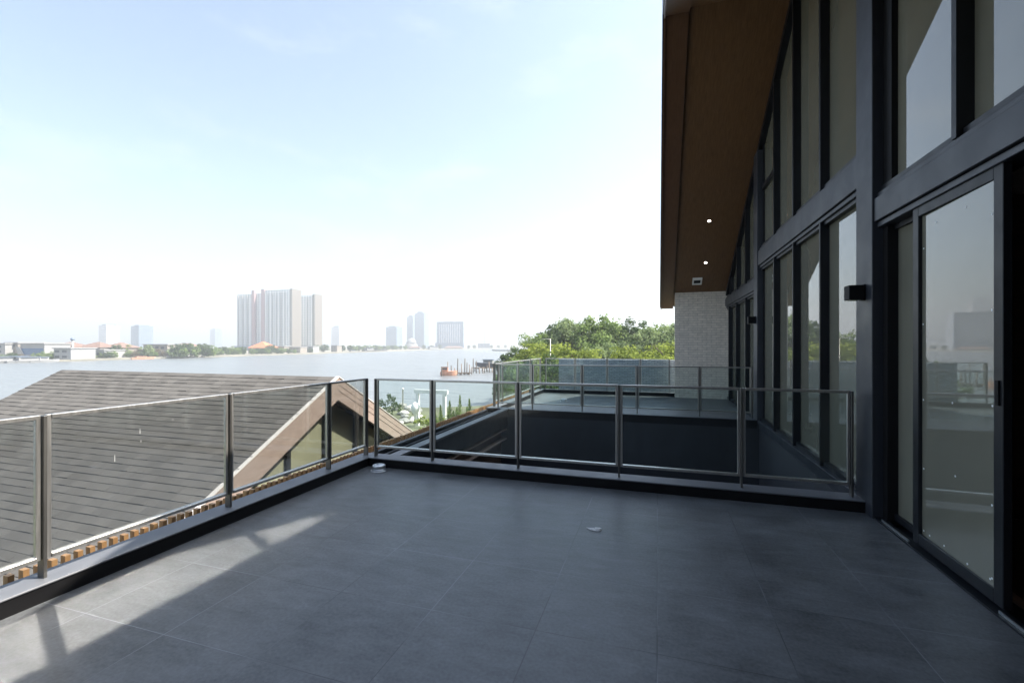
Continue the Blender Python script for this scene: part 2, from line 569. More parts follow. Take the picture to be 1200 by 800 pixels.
M['leaf_mid'] = leaf_mat('mid green leaves', (0.09, 0.145, 0.05), (0.29, 0.38, 0.13))
M['leaf_yellow'] = leaf_mat('yellow green leaves', (0.12, 0.165, 0.035), (0.33, 0.385, 0.085))
M['leaf_grey'] = leaf_mat('grey green leaves', (0.10, 0.15, 0.065), (0.32, 0.39, 0.19))
M['leaf_dark'] = leaf_mat('dark green leaves', (0.05, 0.085, 0.035), (0.12, 0.17, 0.07))
M['leaf_brown'] = leaf_mat('brownish seed heads', (0.12, 0.10, 0.06), (0.24, 0.20, 0.13))
M['bark'] = principled('bark', (0.10, 0.08, 0.06), 0.9, var=0.3, scale=6, stretch=(4, 4, 1))
M['bark_pale'] = principled('pale weathered pile', (0.22, 0.17, 0.13), 0.85, var=0.3, scale=3, stretch=(3, 3, 1))

# ------------------------------------------------------------------ setting: river, banks
GZ, WZ = -6.2, -7.0


def water_mat():
    m, n, l, out = mat('silty river water')
    b = n.new('ShaderNodeBsdfPrincipled')
    b.inputs['Base Color'].default_value = (0.15, 0.163, 0.168, 1)
    b.inputs['Roughness'].default_value = 0.3
    b.inputs['Specular IOR Level'].default_value = 0.35
    ge = n.new('ShaderNodeNewGeometry')
    hs = []
    for s, st in ((0.45, (0.5, 1.4, 1)), (0.07, (0.6, 1.3, 1))):
        mp = n.new('ShaderNodeMapping'); mp.inputs['Scale'].default_value = st; mp.inputs['Rotation'].default_value = (0, 0, 0.5)
        l.new(ge.outputs['Position'], mp.inputs[0])
        no = n.new('ShaderNodeTexNoise'); no.inputs['Scale'].default_value = s; no.inputs['Detail'].default_value = 5
        l.new(mp.outputs[0], no.inputs['Vector']); hs.append(no.outputs['Fac'])
    h = math_node(n, l, 'ADD', hs[0], math_node(n, l, 'MULTIPLY', hs[1], 3.0))
    bp = n.new('ShaderNodeBump'); bp.inputs['Strength'].default_value = 0.7; bp.inputs['Distance'].default_value = 0.5
    l.new(h, bp.inputs['Height']); l.new(bp.outputs[0], b.inputs['Normal'])
    l.new(b.outputs[0], out.inputs['Surface'])
    return m


structure(MB().quad((-2600, -1500, WZ), (2600, -1500, WZ), (2600, 3000, WZ), (-2600, 3000, WZ)).build('river', water_mat()))
M['earth'] = principled('bank earth and grass', (0.10, 0.11, 0.06), 0.95, var=0.45, scale=0.15, bump=0.3)
near = [(-32, -1400), (-32, 50), (-27, 50), (-20.5, 54), (-19, 60), (-24, 80), (-29, 100), (-28, 160), (60, 330), (500, 700), (2500, 900), (2500, -1400)]
structure(MB().prism([(x, y, WZ - 0.5) for x, y in near], (0, 0, GZ - WZ + 0.5)).build('ground', M['earth']))
far = [(-2500, -1400), (-300, -1400), (-290, 130), (-290, 205), (-312, 400), (-348, 680), (-342, 900), (-200, 1120), (300, 1300), (2500, 1500), (2500, 2900), (-2500, 2900)]
structure(MB().prism([(x, y, WZ - 0.5) for x, y in far], (0, 0, 1.4)).build('far_bank', principled('far bank', (0.22, 0.21, 0.17), 0.95, var=0.3, scale=0.05)))

# ------------------------------------------------------------------ terraces (structure)
XF = 1.90                   # glass plane of the facade
XL = -3.41                  # inner face of the left kerb
YK = 4.83                   # inner face of the front kerb
MID = 7.24                  # axis of symmetry of the house (ridge)
structure(MB().box(XL, 1.86, -2.5, YK, -0.05, 0.0).build('terrace_floor', M['floor']))
structure(MB().box(XL, 1.86, 2 * MID - YK, 13.98, -0.05, 0.0).build('terrace_floor', M['floor']))

# ------------------------------------------------------------------ the house
ZR, SL = 6.50, 0.54
YE = 14.40                  # far eave; the near one mirrors it


def zs(y):
    return ZR - SL * abs(y - MID)


house = empty('house', (XF, MID, GZ), 'large dark framed house with glazed gable and brown timber soffit beside the terrace', 'house')
lw = MB()
lw.box(-3.40, 1.80, -2.5, 5.02, GZ, -0.052)
lw.box(-3.40, 1.80, 9.44, 14.08, GZ, -0.052)
lw.box(1.80, 9.0, -2.5, 14.0, GZ, -0.052)
lw.build('lower_wall', M['charcoal'], house)
MB().box(-3.24, 1.80, 5.02, 9.44, -3.4, -3.3).build('lightwell_floor', M['charcoal'], house)
# kerbs and copings
for (xa, xb, ya, yb) in ((-3.60, XL, -2.5, 5.04), (XL + 0.0005, 1.77, YK, 5.04), (-3.60, XL, 9.44, 14.08), (XL + 0.0005, 1.77, 9.44, 2 * MID - YK), (XL + 0.0005, 1.86, 13.98, 14.08)):
    MB().box(xa, xb, ya, yb, -0.052, 0.095).build('kerb', M['black'], house)
cp = MB()
cp.box(-3.62, XL + 0.008, -2.5, 5.05, 0.096, 0.108)
cp.box(XL + 0.0085, 1.77, YK - 0.008, 5.05, 0.096, 0.108)
cp.box(-3.62, XL + 0.008, 9.43, 14.10, 0.096, 0.108)
cp.box(XL + 0.0085, 1.77, 9.43, 2 * MID - YK + 0.008, 0.096, 0.108)
cp.box(XL + 0.0085, 1.86, 13.97, 14.10, 0.096, 0.108)
cp.box(-3.25, -3.10, 5.051, 9.429, 0.07, 0.106)
cp.build('coping', M['coping'], house, bevel=0.003)
# open edge of the light well
eb = MB()
eb.box(-3.24, -3.115, 5.03, 9.435, -0.26, 0.068)
eb.box(-3.62, -3.56, 5.05, 9.43, -0.10, 0.075)
eb.box(-3.52, -3.48, 5.05, 9.43, -0.06, 0.03)
eb.build('edge_beam', M['frame'], house, bevel=0.003)
iw = MB().box(-3.46, -3.26, 5.03, 9.435, -3.3, -0.11)
iw.build('timber_wall', M['inner_wood'], house)
ln = MB()
for z in (-0.34, -0.55):
    ln.box(-3.259, -3.13, 5.03, 9.435, z, z + 0.02)
ln.build('wall_rail', M['pale_wood'], house)
# timber battens outside the kerb
bt = MB()
y = -2.4
while y < 14.0:
    h = 0.118 + rnd.uniform(-0.006, 0.006)
    bt.box(-3.735, -3.69, y, y + 0.030, -1.5, h)
    y += 0.069
bt.box(-3.688, -3.665, -2.5, 14.05, -0.05, 0.02)
bt.build('batten_cladding', M['batten'], house)
MB().box(-3.664, -3.625, -2.5, 14.05, -1.5, -0.02).build('cladding_backing', M['charcoal'], house)

# roof, soffit, barge boards
def slope_prism(mb, x0, x1, ya, yb, z_lo, z_hi):
    """slab following the gable between ya and yb, offsets measured from the soffit line"""
    pts = [(x0, ya, zs(ya) + z_lo), (x0, yb, zs(yb) + z_lo), (x0, yb, zs(yb) + z_hi), (x0, ya, zs(ya) + z_hi)]
    mb.prism(pts, (x1 - x0, 0, 0))


Y0E = 2 * MID - YE
rf = MB()
for ya, yb in ((Y0E, MID), (MID, YE)):
    slope_prism(rf, 0.12, 9.5, ya, yb, 0.03, 0.24)
rf.build('roof', M['shingle'], house)
sf = MB()
for ya, yb in ((Y0E, MID), (MID, YE)):
    slope_prism(sf, 0.46, 9.0, ya, yb, 0.0, 0.028)
sf.build('soffit', M['soffit'], house)
bg_ = MB()
for ya, yb in ((Y0E, MID), (MID, YE)):
    slope_prism(bg_, 0.12, 0.45, ya, yb, -0.055, 0.029)
    slope_prism(bg_, 0.095, 0.118, ya, yb, -0.09, 0.26)
bg_.build('barge_board', M['barge'], house)
eg = MB()
for ya, yb in ((Y0E, MID), (MID, YE)):
    slope_prism(eg, 0.075, 0.094, ya, yb, -0.02, 0.28)
eg.build('roof_edge', M['frame'], house)

# columns
for yc in (4.865, 2 * MID - 4.865):
    MB().box(1.77, 2.02, yc - 0.165, yc + 0.165, -0.05, zs(yc) - 0.10).build('column', M['frame_light'], house, bevel=0.004)
# beams
for (ya, yb, z0, z1) in ((0.5, 4.70, 2.56, 2.76), (5.03, 9.45, 2.97, 3.24), (9.78, 13.75, 2.56, 2.76)):
    b = MB().box(1.785, 1.98, ya, yb, z0, z1)
    b.box(1.81, 1.98, ya, yb, z0 - 0.05, z0 - 0.004)
    b.box(1.81, 1.98, ya, yb, z1 + 0.004, z1 + 0.05)
    b.build('beam', M['frame_light'], house, bevel=0.004)
# sloping head frame under the soffit
hd = MB()
for ya, yb in ((0.5, MID), (MID, 13.75)):
    slope_prism(hd, 1.80, 2.02, ya, yb, -0.13, -0.003)
hd.build('head_frame', M['frame'], house)


def window(parent, ya, yb, z0, z1, bars, head_follow=False, fw=0.04, part='window', cross=(), dx=0.0):
    """one glazed bay: frame with mullions, one pane mesh per light"""
    ys = [ya] + list(bars) + [yb]
    fr = MB()
    top = (lambda y: zs(y) - 0.131) if head_follow else (lambda y: z1)
    for k, y in enumerate(ys):
        w = fw if 0 < k < len(ys) - 1 else fw * 0.7
        pa, pb = y - w / 2, y + w / 2
        xs_ = 1.80 + dx
        if k == 0: pa, pb, xs_ = y, y + w, 1.865 + dx * .4
        if k == len(ys) - 1: pa, pb, xs_ = y - w, y, 1.865 + dx * .4
        fr.prism([(xs_, pa, z0), (xs_, pb, z0), (xs_, pb, top(pb)), (xs_, pa, top(pa))], (1.957 + dx * .5 - xs_, 0, 0))
    for k in range(len(ys) - 1):
        fr.box(1.835 + dx, 1.952 + dx * .5, ys[k] + 0.002, ys[k + 1] - 0.002, z0, z0 + 0.05)
        if not head_follow:
            fr.box(1.835 + dx, 1.952 + dx * .5, ys[k] + 0.002, ys[k + 1] - 0.002, z1 - 0.04, z1)
    for (cy_, ca, cb_) in cross:
        fr.box(1.836, 1.951, ca, cb_, cy_, cy_ + 0.07)
    f = fr.build(part, M['frame'], parent)
    for k in range(len(ys) - 1):
        a, c = ys[k] + 0.02, ys[k + 1] - 0.02
        mid = [MID] if a < MID < c else []
        xg = XF - 0.006 + dx * .5
        poly = [(xg, a, z0 + 0.02), (xg, c, z0 + 0.02), (xg, c, top(c) + (0.05 if head_follow else -0.01))]
        poly += [(xg, y, top(y)) for y in mid]
        poly += [(xg, a, top(a) + (0.05 if head_follow else -0.01))]
        MB().prism(poly, (0.012, 0, 0)).build('pane', M['pane'], f)
    return f


# bay beside the light well
b2 = [MID - 1.105, MID, MID + 1.105]
window(house, 5.03, 9.45, 0.10, 2.918, b2)
window(house, 5.03, 9.45, 3.292, 0, b2, True, fw=0.05, cross=((4.35, 8.40, 9.40),))
sill = MB().box(1.78, 1.99, 5.03, 9.45, 0.03, 0.098)
sill.box(1.80, 1.86, 5.03, 9.45, -0.05, 0.028)
sill.build('window_sill', M['frame_light'], house, bevel=0.003)
# bays behind the terraces
window(house, 0.55, 4.70, 2.812, 0, [1.45, 2.52, 3.62], True, fw=0.05)
window(house, 9.78, 13.75, 2.812, 0, [10.86, 11.96, 13.03], True, fw=0.05)
window(house, 9.78, 13.75, 0.03, 2.508, [10.85, 12.07, 13.2])
window(house, 0.55, 2.40, 0.03, 2.508, [1.25])
window(house, 3.50, 4.70, 0.03, 2.508, [], dx=0.065)
for (ya, yb, z0, z1) in ((4.62, 4.698, 0.0, 2.505), (4.55, 4.698, 2.815, zs(4.55) - 0.135), (9.782, 9.86, 0.0, 2.505), (9.782, 9.93, 2.815, zs(9.93) - 0.135)):
    MB().box(1.85, 1.99, ya, yb, z0, z1).build('jamb', M['black'], house)
# sliding door leaf in front of the fixed light
dl = MB()
X0, X1 = 1.862, 1.905
DX0, DX1 = 1.825, 1.868
DA, DB, DW = 3.23, 4.165, 0.075
dl.box(DX0, DX1, DA, DA + DW, 0.035, 2.52)
dl.box(DX0, DX1, DB - DW, DB, 0.035, 2.52)
dl.box(DX0, DX1, DA + DW + 0.0005, DB - DW - 0.0005, 0.035, 0.115)
dl.box(DX0, DX1, DA + DW + 0.0005, DB - DW - 0.0005, 2.44, 2.52)
door = dl.build('sliding_door', M['frame'], house, bevel=0.003)
MB().prism([(1.832, DA + DW + 0.001, 0.116), (1.840, DA + DW + 0.001, 0.116), (1.857, DB - DW - 0.001, 0.116), (1.849, DB - DW - 0.001, 0.116)], (0, 0, 2.323)).build('pane', M['pane'], door)
MB().box(1.815, 1.8245, DA + 0.02, DA + 0.045, 1.16, 1.30).build('handle', M['black'], door)
w_ = DB - DA - 2 * DW
for (fy, zz) in ((.03, 0.15), (.13, 0.145), (.36, 0.148), (.68, 0.14), (.95, 0.15), (.97, 0.16), (.03, 0.60), (.025, 1.10), (.97, 0.58), (.975, 1.15), (.52, 0.65), (.48, 1.12), (.02, 1.65), (.97, 1.70), (.03, 2.2), (.97, 2.25), (.66, 2.36), (.24, 2.35)):
    yy = DB - DW - fy * w_
    xt_ = 1.8318 + 0.017 * (yy - DA - DW) / w_
    MB().prism([(xt_, yy + 0.007 * math.cos(t * math.pi / 4), zz + 0.007 * math.sin(t * math.pi / 4)) for t in range(8)], (-0.0015, 0, 0)).build('film_tab', M['tab'], door)
tr = MB()
tr.box(1.785, 1.86, 0.55, 4.70, 0.002, 0.014)
tr.build('door_track', M['frame'], house)
for (ya, yb) in ((4.18, 4.61), (2.42, 3.225)):
    MB().box(1.803, 1.811, ya, yb, 0.0145, 0.03).build('track_rail', M['track'], house)
# the room seen through the open door
rm = MB()
rm.box(2.03, 6.5, 0.4, 5.0, -0.04, 0.02)
rm.box(6.5, 6.6, 0.4, 5.0, -0.04, 2.9)
rm.box(2.03, 6.5, 0.3, 0.4, -0.04, 2.9)
rm.box(2.03, 6.5, 5.0, 5.1, -0.04, 2.9)
rm.build('room', M['room'], house)
MB().box(2.03, 6.6, 0.3, 5.1, 2.78, 2.85).build('room_ceiling', M['white'], house)
# end pier of pale brick, gable and rear walls
MB().prism([(0.48, 13.755, -0.04), (1.975, 13.755, -0.04), (1.975, 13.755, zs(13.755) - 0.003), (0.48, 13.755, zs(13.755) - 0.003)], (0, 0.22, 0)).build('brick_wall', M['white_brick'], house)
bw = MB()
bw.prism([(9.0, Y0E + 0.6, GZ), (9.0, YE - 0.5, GZ), (9.0, YE - 0.5, zs(YE - 0.5) - 0.01), (9.0, MID, ZR - 0.01), (9.0, Y0E + 0.6, zs(Y0E + 0.6) - 0.01)], (0.2, 0, 0))
bw.box(2.03, 9.0, 13.78, 13.95, -0.05, 2.9)
bw.box(2.03, 9.0, 0.05, 0.29, -0.05, 2.9)
bw.build('rear_wall', M['white'], house)
MB().box(-3.6, 9.0, -2.8, -2.505, -0.05, 8.5).box(1.9, 9.0, -2.504, 0.02, -0.05, 7.5).build('unseen_shade_wing', M['charcoal'], house)  # unseen walls added behind the camera to shade the terrace and railing reflections

# ------------------------------------------------------------------ things fixed to the house
def wall_lamp(y, label):
    r = empty('wall_lamp', (1.77, y, 1.97), label, 'wall lamp', 'black box lamps on the facade columns')
    MB().box(1.755, 1.769, y - 0.05, y + 0.05, 1.90, 2.04).build('back_plate', M['black'], r)
    MB().box(1.64, 1.754, y - 0.06, y + 0.06, 1.905, 2.035).build('housing', M['black'], r, bevel=0.004)
    MB().box(1.655, 1.735, y - 0.045, y + 0.045, 1.9, 1.9045).build('lens', M['pane_far'], r)


wall_lamp(4.87, 'black box wall lamp on the near dark column by the sliding door')
wall_lamp(2 * MID - 4.87, 'small black box wall lamp on the far column beyond the light well')
for i, (x, y) in enumerate(((1.13, 11.26), (1.18, 12.60))):
    z = zs(y)
    r = empty('downlight', (x, y, z), ('lit round downlight in the brown soffit, the higher one farther from the brick pier', 'lit round downlight in the brown soffit, the lower one nearer the brick pier')[i], 'downlight', 'downlights in the soffit')
    up = Vector((0, SL, 1)).normalized() if y > MID else Vector((0, -SL, 1)).normalized()
    e1 = Vector((1, 0, 0)); e2 = up.cross(e1)
    def disc(rad, off):
        return [tuple(Vector((x, y, z)) + up * off + e1 * (rad * math.cos(t * math.pi / 10)) + e2 * (rad * math.sin(t * math.pi / 10))) for t in range(20)]
    MB().prism(disc(0.06, -0.001), up * -0.006).build('trim_ring', M['soffit'], r)
    MB().prism(disc(0.032, -0.0075), up * -0.003).build('lens', M['lamp_on'], r)
y = 13.27; z = zs(y)
r = empty('ceiling_speaker', (1.03, y, z), 'small pale square fitting on the soffit above the brick pier', 'soffit fitting')
fr = MB()
def tilt(x0, x1, y0, y1, lo, hi, mb):
    mb.prism([(x0, y0, zs(y0) + lo), (x0, y1, zs(y1) + lo), (x0, y1, zs(y1) + hi), (x0, y0, zs(y0) + hi)], (x1 - x0, 0, 0))
for a in ((0.91, 1.15, y - 0.11, y - 0.075), (0.91, 1.15, y + 0.075, y + 0.11), (0.91, 0.945, y - 0.074, y + 0.074), (1.115, 1.15, y - 0.074, y + 0.074)):
    tilt(*a, -0.05, -0.001, fr)
fr.build('frame', M['white'], r)
cc = MB(); tilt(0.946, 1.114, y - 0.073, y + 0.073, -0.03, -0.001, cc); cc.build('grille', M['black'], r)

# ------------------------------------------------------------------ railings
ZB, ZT = 0.215, 1.08


def railing(label, p0, p1, posts, first=True, last=True, glass='rail_glass', marks=()):
    """posts: distances along p0->p1; panels sit between them"""
    p0, p1 = Vector((*p0, 0.108)), Vector((*p1, 0.108))
    L = (p1 - p0).length
    ax = (p1 - p0) / L
    ang = math.atan2(ax.y, ax.x)
    root = empty('railing', p0, label, 'railing', 'steel and glass terrace railings')
    root.rotation_euler = (0, 0, ang)
    ROOT[root.name] = Vector((0, 0, 0))      # children are built in local coordinates
    zt, zb = ZT - 0.108, ZB - 0.108
    for i, s in enumerate(posts):
        if (i == 0 and not first) or (i == len(posts) - 1 and not last):
            continue
        pm = MB().box(s - 0.009, s + 0.009, -0.03, 0.03, 0.0, zt - 0.004)
        po = pm.build('post', M['post'], root, bevel=0.002)
    for i in range(len(posts) - 1):
        a, b = posts[i] + 0.014, posts[i + 1] - 0.014
        fm = MB()
        fm.box(a, a + 0.022, -0.014, 0.014, zb, zt)
        fm.box(b - 0.022, b, -0.014, 0.014, zb, zt)
        fm.box(a + 0.022, b - 0.022, -0.022, 0.022, zt - 0.024, zt)
        fm.box(a + 0.022, b - 0.022, -0.022, 0.022, zb, zb + 0.024)
        fo = fm.build('panel_frame', M['steel'], root, bevel=0.002)
        MB().box(a + 0.0225, b - 0.0225, -0.005, 0.005, zb + 0.0245, zt - 0.0245).build('glass', M[glass], fo)
        for (pi, f, zz, hh) in marks:
            if pi == i:
                xm = a + (b - a) * f
                MB().prism([(xm - .0011, -.0056, zz), (xm + .0011, -.0056, zz), (xm + .0008, -.0056, zz + hh), (xm - .0008, -.0056, zz + hh)], (0, -.0005, 0)).build('water_mark', M['tab'], fo)
    return root


XP = -3.515
YP = 4.935
ly = [-2.0, -0.75, 0.50, 1.745, 2.99, 4.24, 4.93]
railing('steel framed glass railing along the left edge of the near terrace, above the neighbouring roof', (XP, -2.1), (XP, 5.0), [v + 2.1 for v in ly], glass='rail_glass_coated', marks=((3, .30, .60, .045), (3, .43, .76, .035), (3, .435, .70, .012), (3, .62, .82, .008)))
fx = [-3.37, -2.58, -1.50, -0.385, 0.785, 1.70]
railing('steel framed glass railing across the front of the near terrace, ending at the dark column', (-3.5, YP), (1.75, YP), [v + 3.5 for v in fx])
railing('steel and glass railing on the near edge of the far terrace, beyond the light well', (-3.5, 2 * MID - YP), (1.75, 2 * MID - YP), [v + 3.5 for v in fx])
railing('steel framed glass railing down the river side of the far terrace', (XP, 9.6), (XP, 14.0), [0.10, 0.64, 1.89, 3.13, 4.35])
railing('steel and glass railing at the back of the far terrace before the blue grey wall', (-3.45, 14.04), (0.42, 14.04), [0.08, 1.02, 2.0, 2.97, 3.80])

# ------------------------------------------------------------------ small things on the floors
def drain(x, y, label, s=1.0):
    r = empty('drain_cap', (x, y, 0), label, 'drain cap')
    MB().lathe((x, y, 0.0005), [(0.10 * s, 0), (0.10 * s, 0.006), (0.092 * s, 0.010)], 24).build('flange', M['track'], r)
    MB().lathe((x, y, 0.011), [(0.078 * s, 0), (0.078 * s, 0.045), (0.072 * s, 0.058), (0.05 * s, 0.066), (0.01 * s, 0.069)], 24).build('dome', M['track'], r)


drain(-3.17, 4.70, 'shiny steel drain cap in the corner of the near terrace kerb')
drain(-2.35, 11.9, 'shiny steel drain cap out on the far terrace floor', 1.1)
sc = MB()
pts = []
cx_, cy_ = 0.0 - 0.545 + 0.03, 3.72
cx_, cy_ = at(697, 3.70)
for t in range(11):
    a = 2 * math.pi * t / 11
    k = rnd.uniform(0.6, 1.15)
    pts.append((cx_ + 0.066 * k * math.cos(a), cy_ + 0.036 * k * math.sin(a), 0.0015))
sc.prism(pts, (0, 0, 0.004))
sc.prism([(cx_ + 0.02 + 0.03 * math.cos(t), cy_ + 0.02 * math.sin(t), 0.0056) for t in (0, 1.1, 2.3, 3.4, 4.4, 5.4)], (0.004, 0.002, 0.009))
tag(sc.build('paper_scrap', principled('grubby white scrap', (0.62, 0.62, 0.62), 0.8, var=0.25, scale=30), origin=(cx_, cy_, 0)), 'small crumpled white scrap lying on the near terrace tiles', 'scrap')

# ------------------------------------------------------------------ slate wall behind the far terrace
tag(MB().box(-3.05, 1.97, 14.55, 14.75, GZ, 1.035).build('boundary_wall', M['slate_brick'], origin=(0, 14.65, GZ)), 'blue grey slate clad wall behind the railing of the far terrace', 'wall')

# ------------------------------------------------------------------ neighbouring house
NX0, NX1 = -6.5, -15.6
HW = 6.0
nb = empty('neighbour_house', (-11, RIDGE_Y, GZ), 'lower house with grey shingle gable roof and pale timber bargeboards beside the left railing', 'house')


def nz(y):
    return RIDGE_Z - ROOF_S * abs(y - RIDGE_Y)


# shingle courses: overlapping wedges down both slopes
sh = MB()
ncourse = int(HW / ROOF_DY)
rs = random.Random(3)
for side in (-1, 1):
    for k in range(ncourse):
        ya, yb = RIDGE_Y + side * k * ROOF_DY, RIDGE_Y + side * (k + 1) * ROOF_DY
        x = NX1
        while x < NX0 - 0.02:
            w = rs.uniform(0.15, 0.28) if side < 0 else 3.0
            x2 = min(x + w, NX0 - 0.01)
            lift = rs.choice((0.0, 0.002, 0.005, 0.008))
            za, zb_ = nz(ya) - 0.006, nz(yb) + lift
            p = [(x, ya, za), (x, yb, zb_), (x, yb, zb_ - 0.045), (x, ya, za - 0.045)]
            sh.prism(p, (x2 - x - 0.003, 0, 0))
            x = x2
sh.box(NX1, NX0 - 0.01, RIDGE_Y - 0.05, RIDGE_Y + 0.05, RIDGE_Z - 0.09, RIDGE_Z - 0.04)
sh.build('roof', M['shingle'], nb)
def rake(mb, x0, x1, lo, hi, hw=HW):
    for side in (-1, 1):
        ye = RIDGE_Y + side * hw
        mb.prism([(x0, RIDGE_Y, RIDGE_Z + lo), (x0, ye, nz(ye) + lo), (x0, ye, nz(ye) + hi), (x0, RIDGE_Y, RIDGE_Z + hi)], (x1 - x0, 0, 0))
m_ = MB(); rake(m_, NX0 - 0.06, NX0, -0.17, -0.024); rake(m_, NX0 - 0.07, NX0 - 0.006, -0.29, -0.173); rake(m_, NX0 - 0.09, NX0 - 0.014, -0.50, -0.293); rake(m_, NX1, NX1 + 0.06, -0.45, -0.03)
m_.build('bargeboard', M['pale_wood'], nb)
m_ = MB(); rake(m_, NX0 - 0.07, NX0 + 0.015, -0.014, 0.006)
m_.build('roof_edge', M['white_metal'], nb)
m_ = MB(); rake(m_, NX1 + 0.07, NX0 - 0.105, -0.30, -0.05)
m_.build('soffit', M['pale_wood'], nb)
NG = NX0 - 0.40
m_ = MB(); rake(m_, NG - 0.08, NG + 0.08, -0.46, -0.302)
for yy in [RIDGE_Y + k * 1.04 for k in range(-4, 5)]:
    m_.box(NG - 0.07, NG + 0.07, yy - 0.05, yy + 0.05, -4.0, nz(yy) - 0.45)
m_.box(NG - 0.07, NG + 0.07, RIDGE_Y - 5, RIDGE_Y + 5, -2.4, -2.1)
gfr = m_.build('gable_window', M['frame'], nb)
ysn = [RIDGE_Y - 5] + [RIDGE_Y + k * 1.04 for k in range(-4, 5)] + [RIDGE_Y + 5]
for a, c in zip(ysn[:-1], ysn[1:]):
    MB().prism([(NG - 0.01, a + 0.03, -2.5), (NG - 0.01, c - 0.03, -2.5), (NG - 0.01, c - 0.03, nz(c - 0.03) - 0.42), (NG - 0.01, a + 0.03, nz(a + 0.03) - 0.42)], (0.02, 0, 0)).build('pane', M['pane_far'], gfr)
MB().box(NX1 + 0.8, NG - 0.1, RIDGE_Y - 5.2, RIDGE_Y + 5.2, GZ, -2.3).build('wall', M['white'], nb)

# ------------------------------------------------------------------ trees and plants
def crown_mesh(name, m, h, rx, rz, seed, n_clump, per, leaf, base=0.35, flat=1.0):
    """leaf sized faces in clumps through the crown's volume"""
    rg = random.Random(seed)
    mb = MB()
    zc = h - rz
    for c in range(n_clump):
        while True:
            p = Vector((rg.uniform(-1, 1), rg.uniform(-1, 1), rg.uniform(-1, 1)))
            if 0.25 < p.length < 1:
                break
        k = 1.0 + 0.25 * math.sin(3 * math.atan2(p.y, p.x) + seed)
        cpos = Vector((p.x * rx * k, p.y * rx * k, zc + p.z * rz))
        cr = rx * rg.uniform(0.16, 0.36)
        for q in range(per):
            d = Vector((rg.gauss(0, 1), rg.gauss(0, 1), rg.gauss(0, 0.65) * flat))
            d = d / max(0.3, d.length) * cr * rg.random() ** 0.45
            o = cpos + d
            nrm = (d.normalized() + Vector((rg.gauss(0, .6), rg.gauss(0, .6), rg.gauss(0, .6) + 0.5))).normalized()
            t = nrm.cross(Vector((rg.random(), rg.random(), rg.random()))).normalized()
            b = nrm.cross(t)
            s = leaf * rg.uniform(0.55, 1.25)
            mb.quad(o - t * s * .5, o - b * s * .32, o + t * s * .5, o + b * s * .32)
    me = bpy.data.meshes.new(name)
    me.from_pydata(mb.v, [], mb.f); me.update(); me.materials.append(m)
    return me


def trunk_mesh(h, rx, seed, m, r=0.16):
    rg = random.Random(seed)
    mb = MB()
    p = Vector((0, 0, 0)); seg = []
    for k in range(4):
        q = p + Vector((rg.uniform(-.2, .2), rg.uniform(-.2, .2), h * 0.19))
        mb.tube(p, q, r * (1 - k * .2), r * (1 - (k + 1) * .2), 7); p = q; seg.append(q)
    for k in range(6):
        s = seg[rg.randint(1, 3)]
        a = rg.uniform(0, 6.28)
        e = s + Vector((math.cos(a) * rx * .6, math.sin(a) * rx * .6, h * rg.uniform(.1, .28)))
        mb.tube(s, e, r * .35, r * .1, 5)
    me = bpy.data.meshes.new('trunk')
    me.from_pydata(mb.v, [], mb.f); me.update(); me.materials.append(m)
    return me


def put_tree(name, loc, crown, trunk, label, cat='tree', group=None, rot=0.0, sc=1.0):
    r = empty(name, loc, label, cat, group)
    r.rotation_euler = (0, 0, rot)
    r.scale = (sc, sc, sc)
    for nm, me in (('crown', crown), ('trunk', trunk)):
        if me:
            o = bpy.data.objects.new(nm, me); col.objects.link(o); o.parent = r
    return r


K = {
    'mid': (crown_mesh('crown', M['leaf_mid'], 10, 3.4, 4.0, 1, 110, 95, 0.34), trunk_mesh(10, 3.4, 1, M['bark'])),
    'grey': (crown_mesh('crown', M['leaf_grey'], 10, 3.1, 4.2, 2, 110, 95, 0.32), trunk_mesh(10, 3.1, 2, M['bark'])),
    'dark': (crown_mesh('crown', M['leaf_dark'], 10, 3.3, 4.0, 3, 110, 95, 0.34), trunk_mesh(10, 3.3, 3, M['bark'])),
    'yellow': (crown_mesh('crown', M['leaf_yellow'], 7, 3.2, 2.8, 4, 105, 95, 0.30, flat=0.5), trunk_mesh(7, 3.2, 4, M['bark'])),
    'brown': (crown_mesh('crown', M['leaf_brown'], 8, 2.4, 3.0, 5, 80, 90, 0.26), trunk_mesh(8, 2.4, 5, M['bark'])),
}
KH = {'mid': 10, 'grey': 10, 'dark': 10, 'yellow': 7, 'brown': 8}
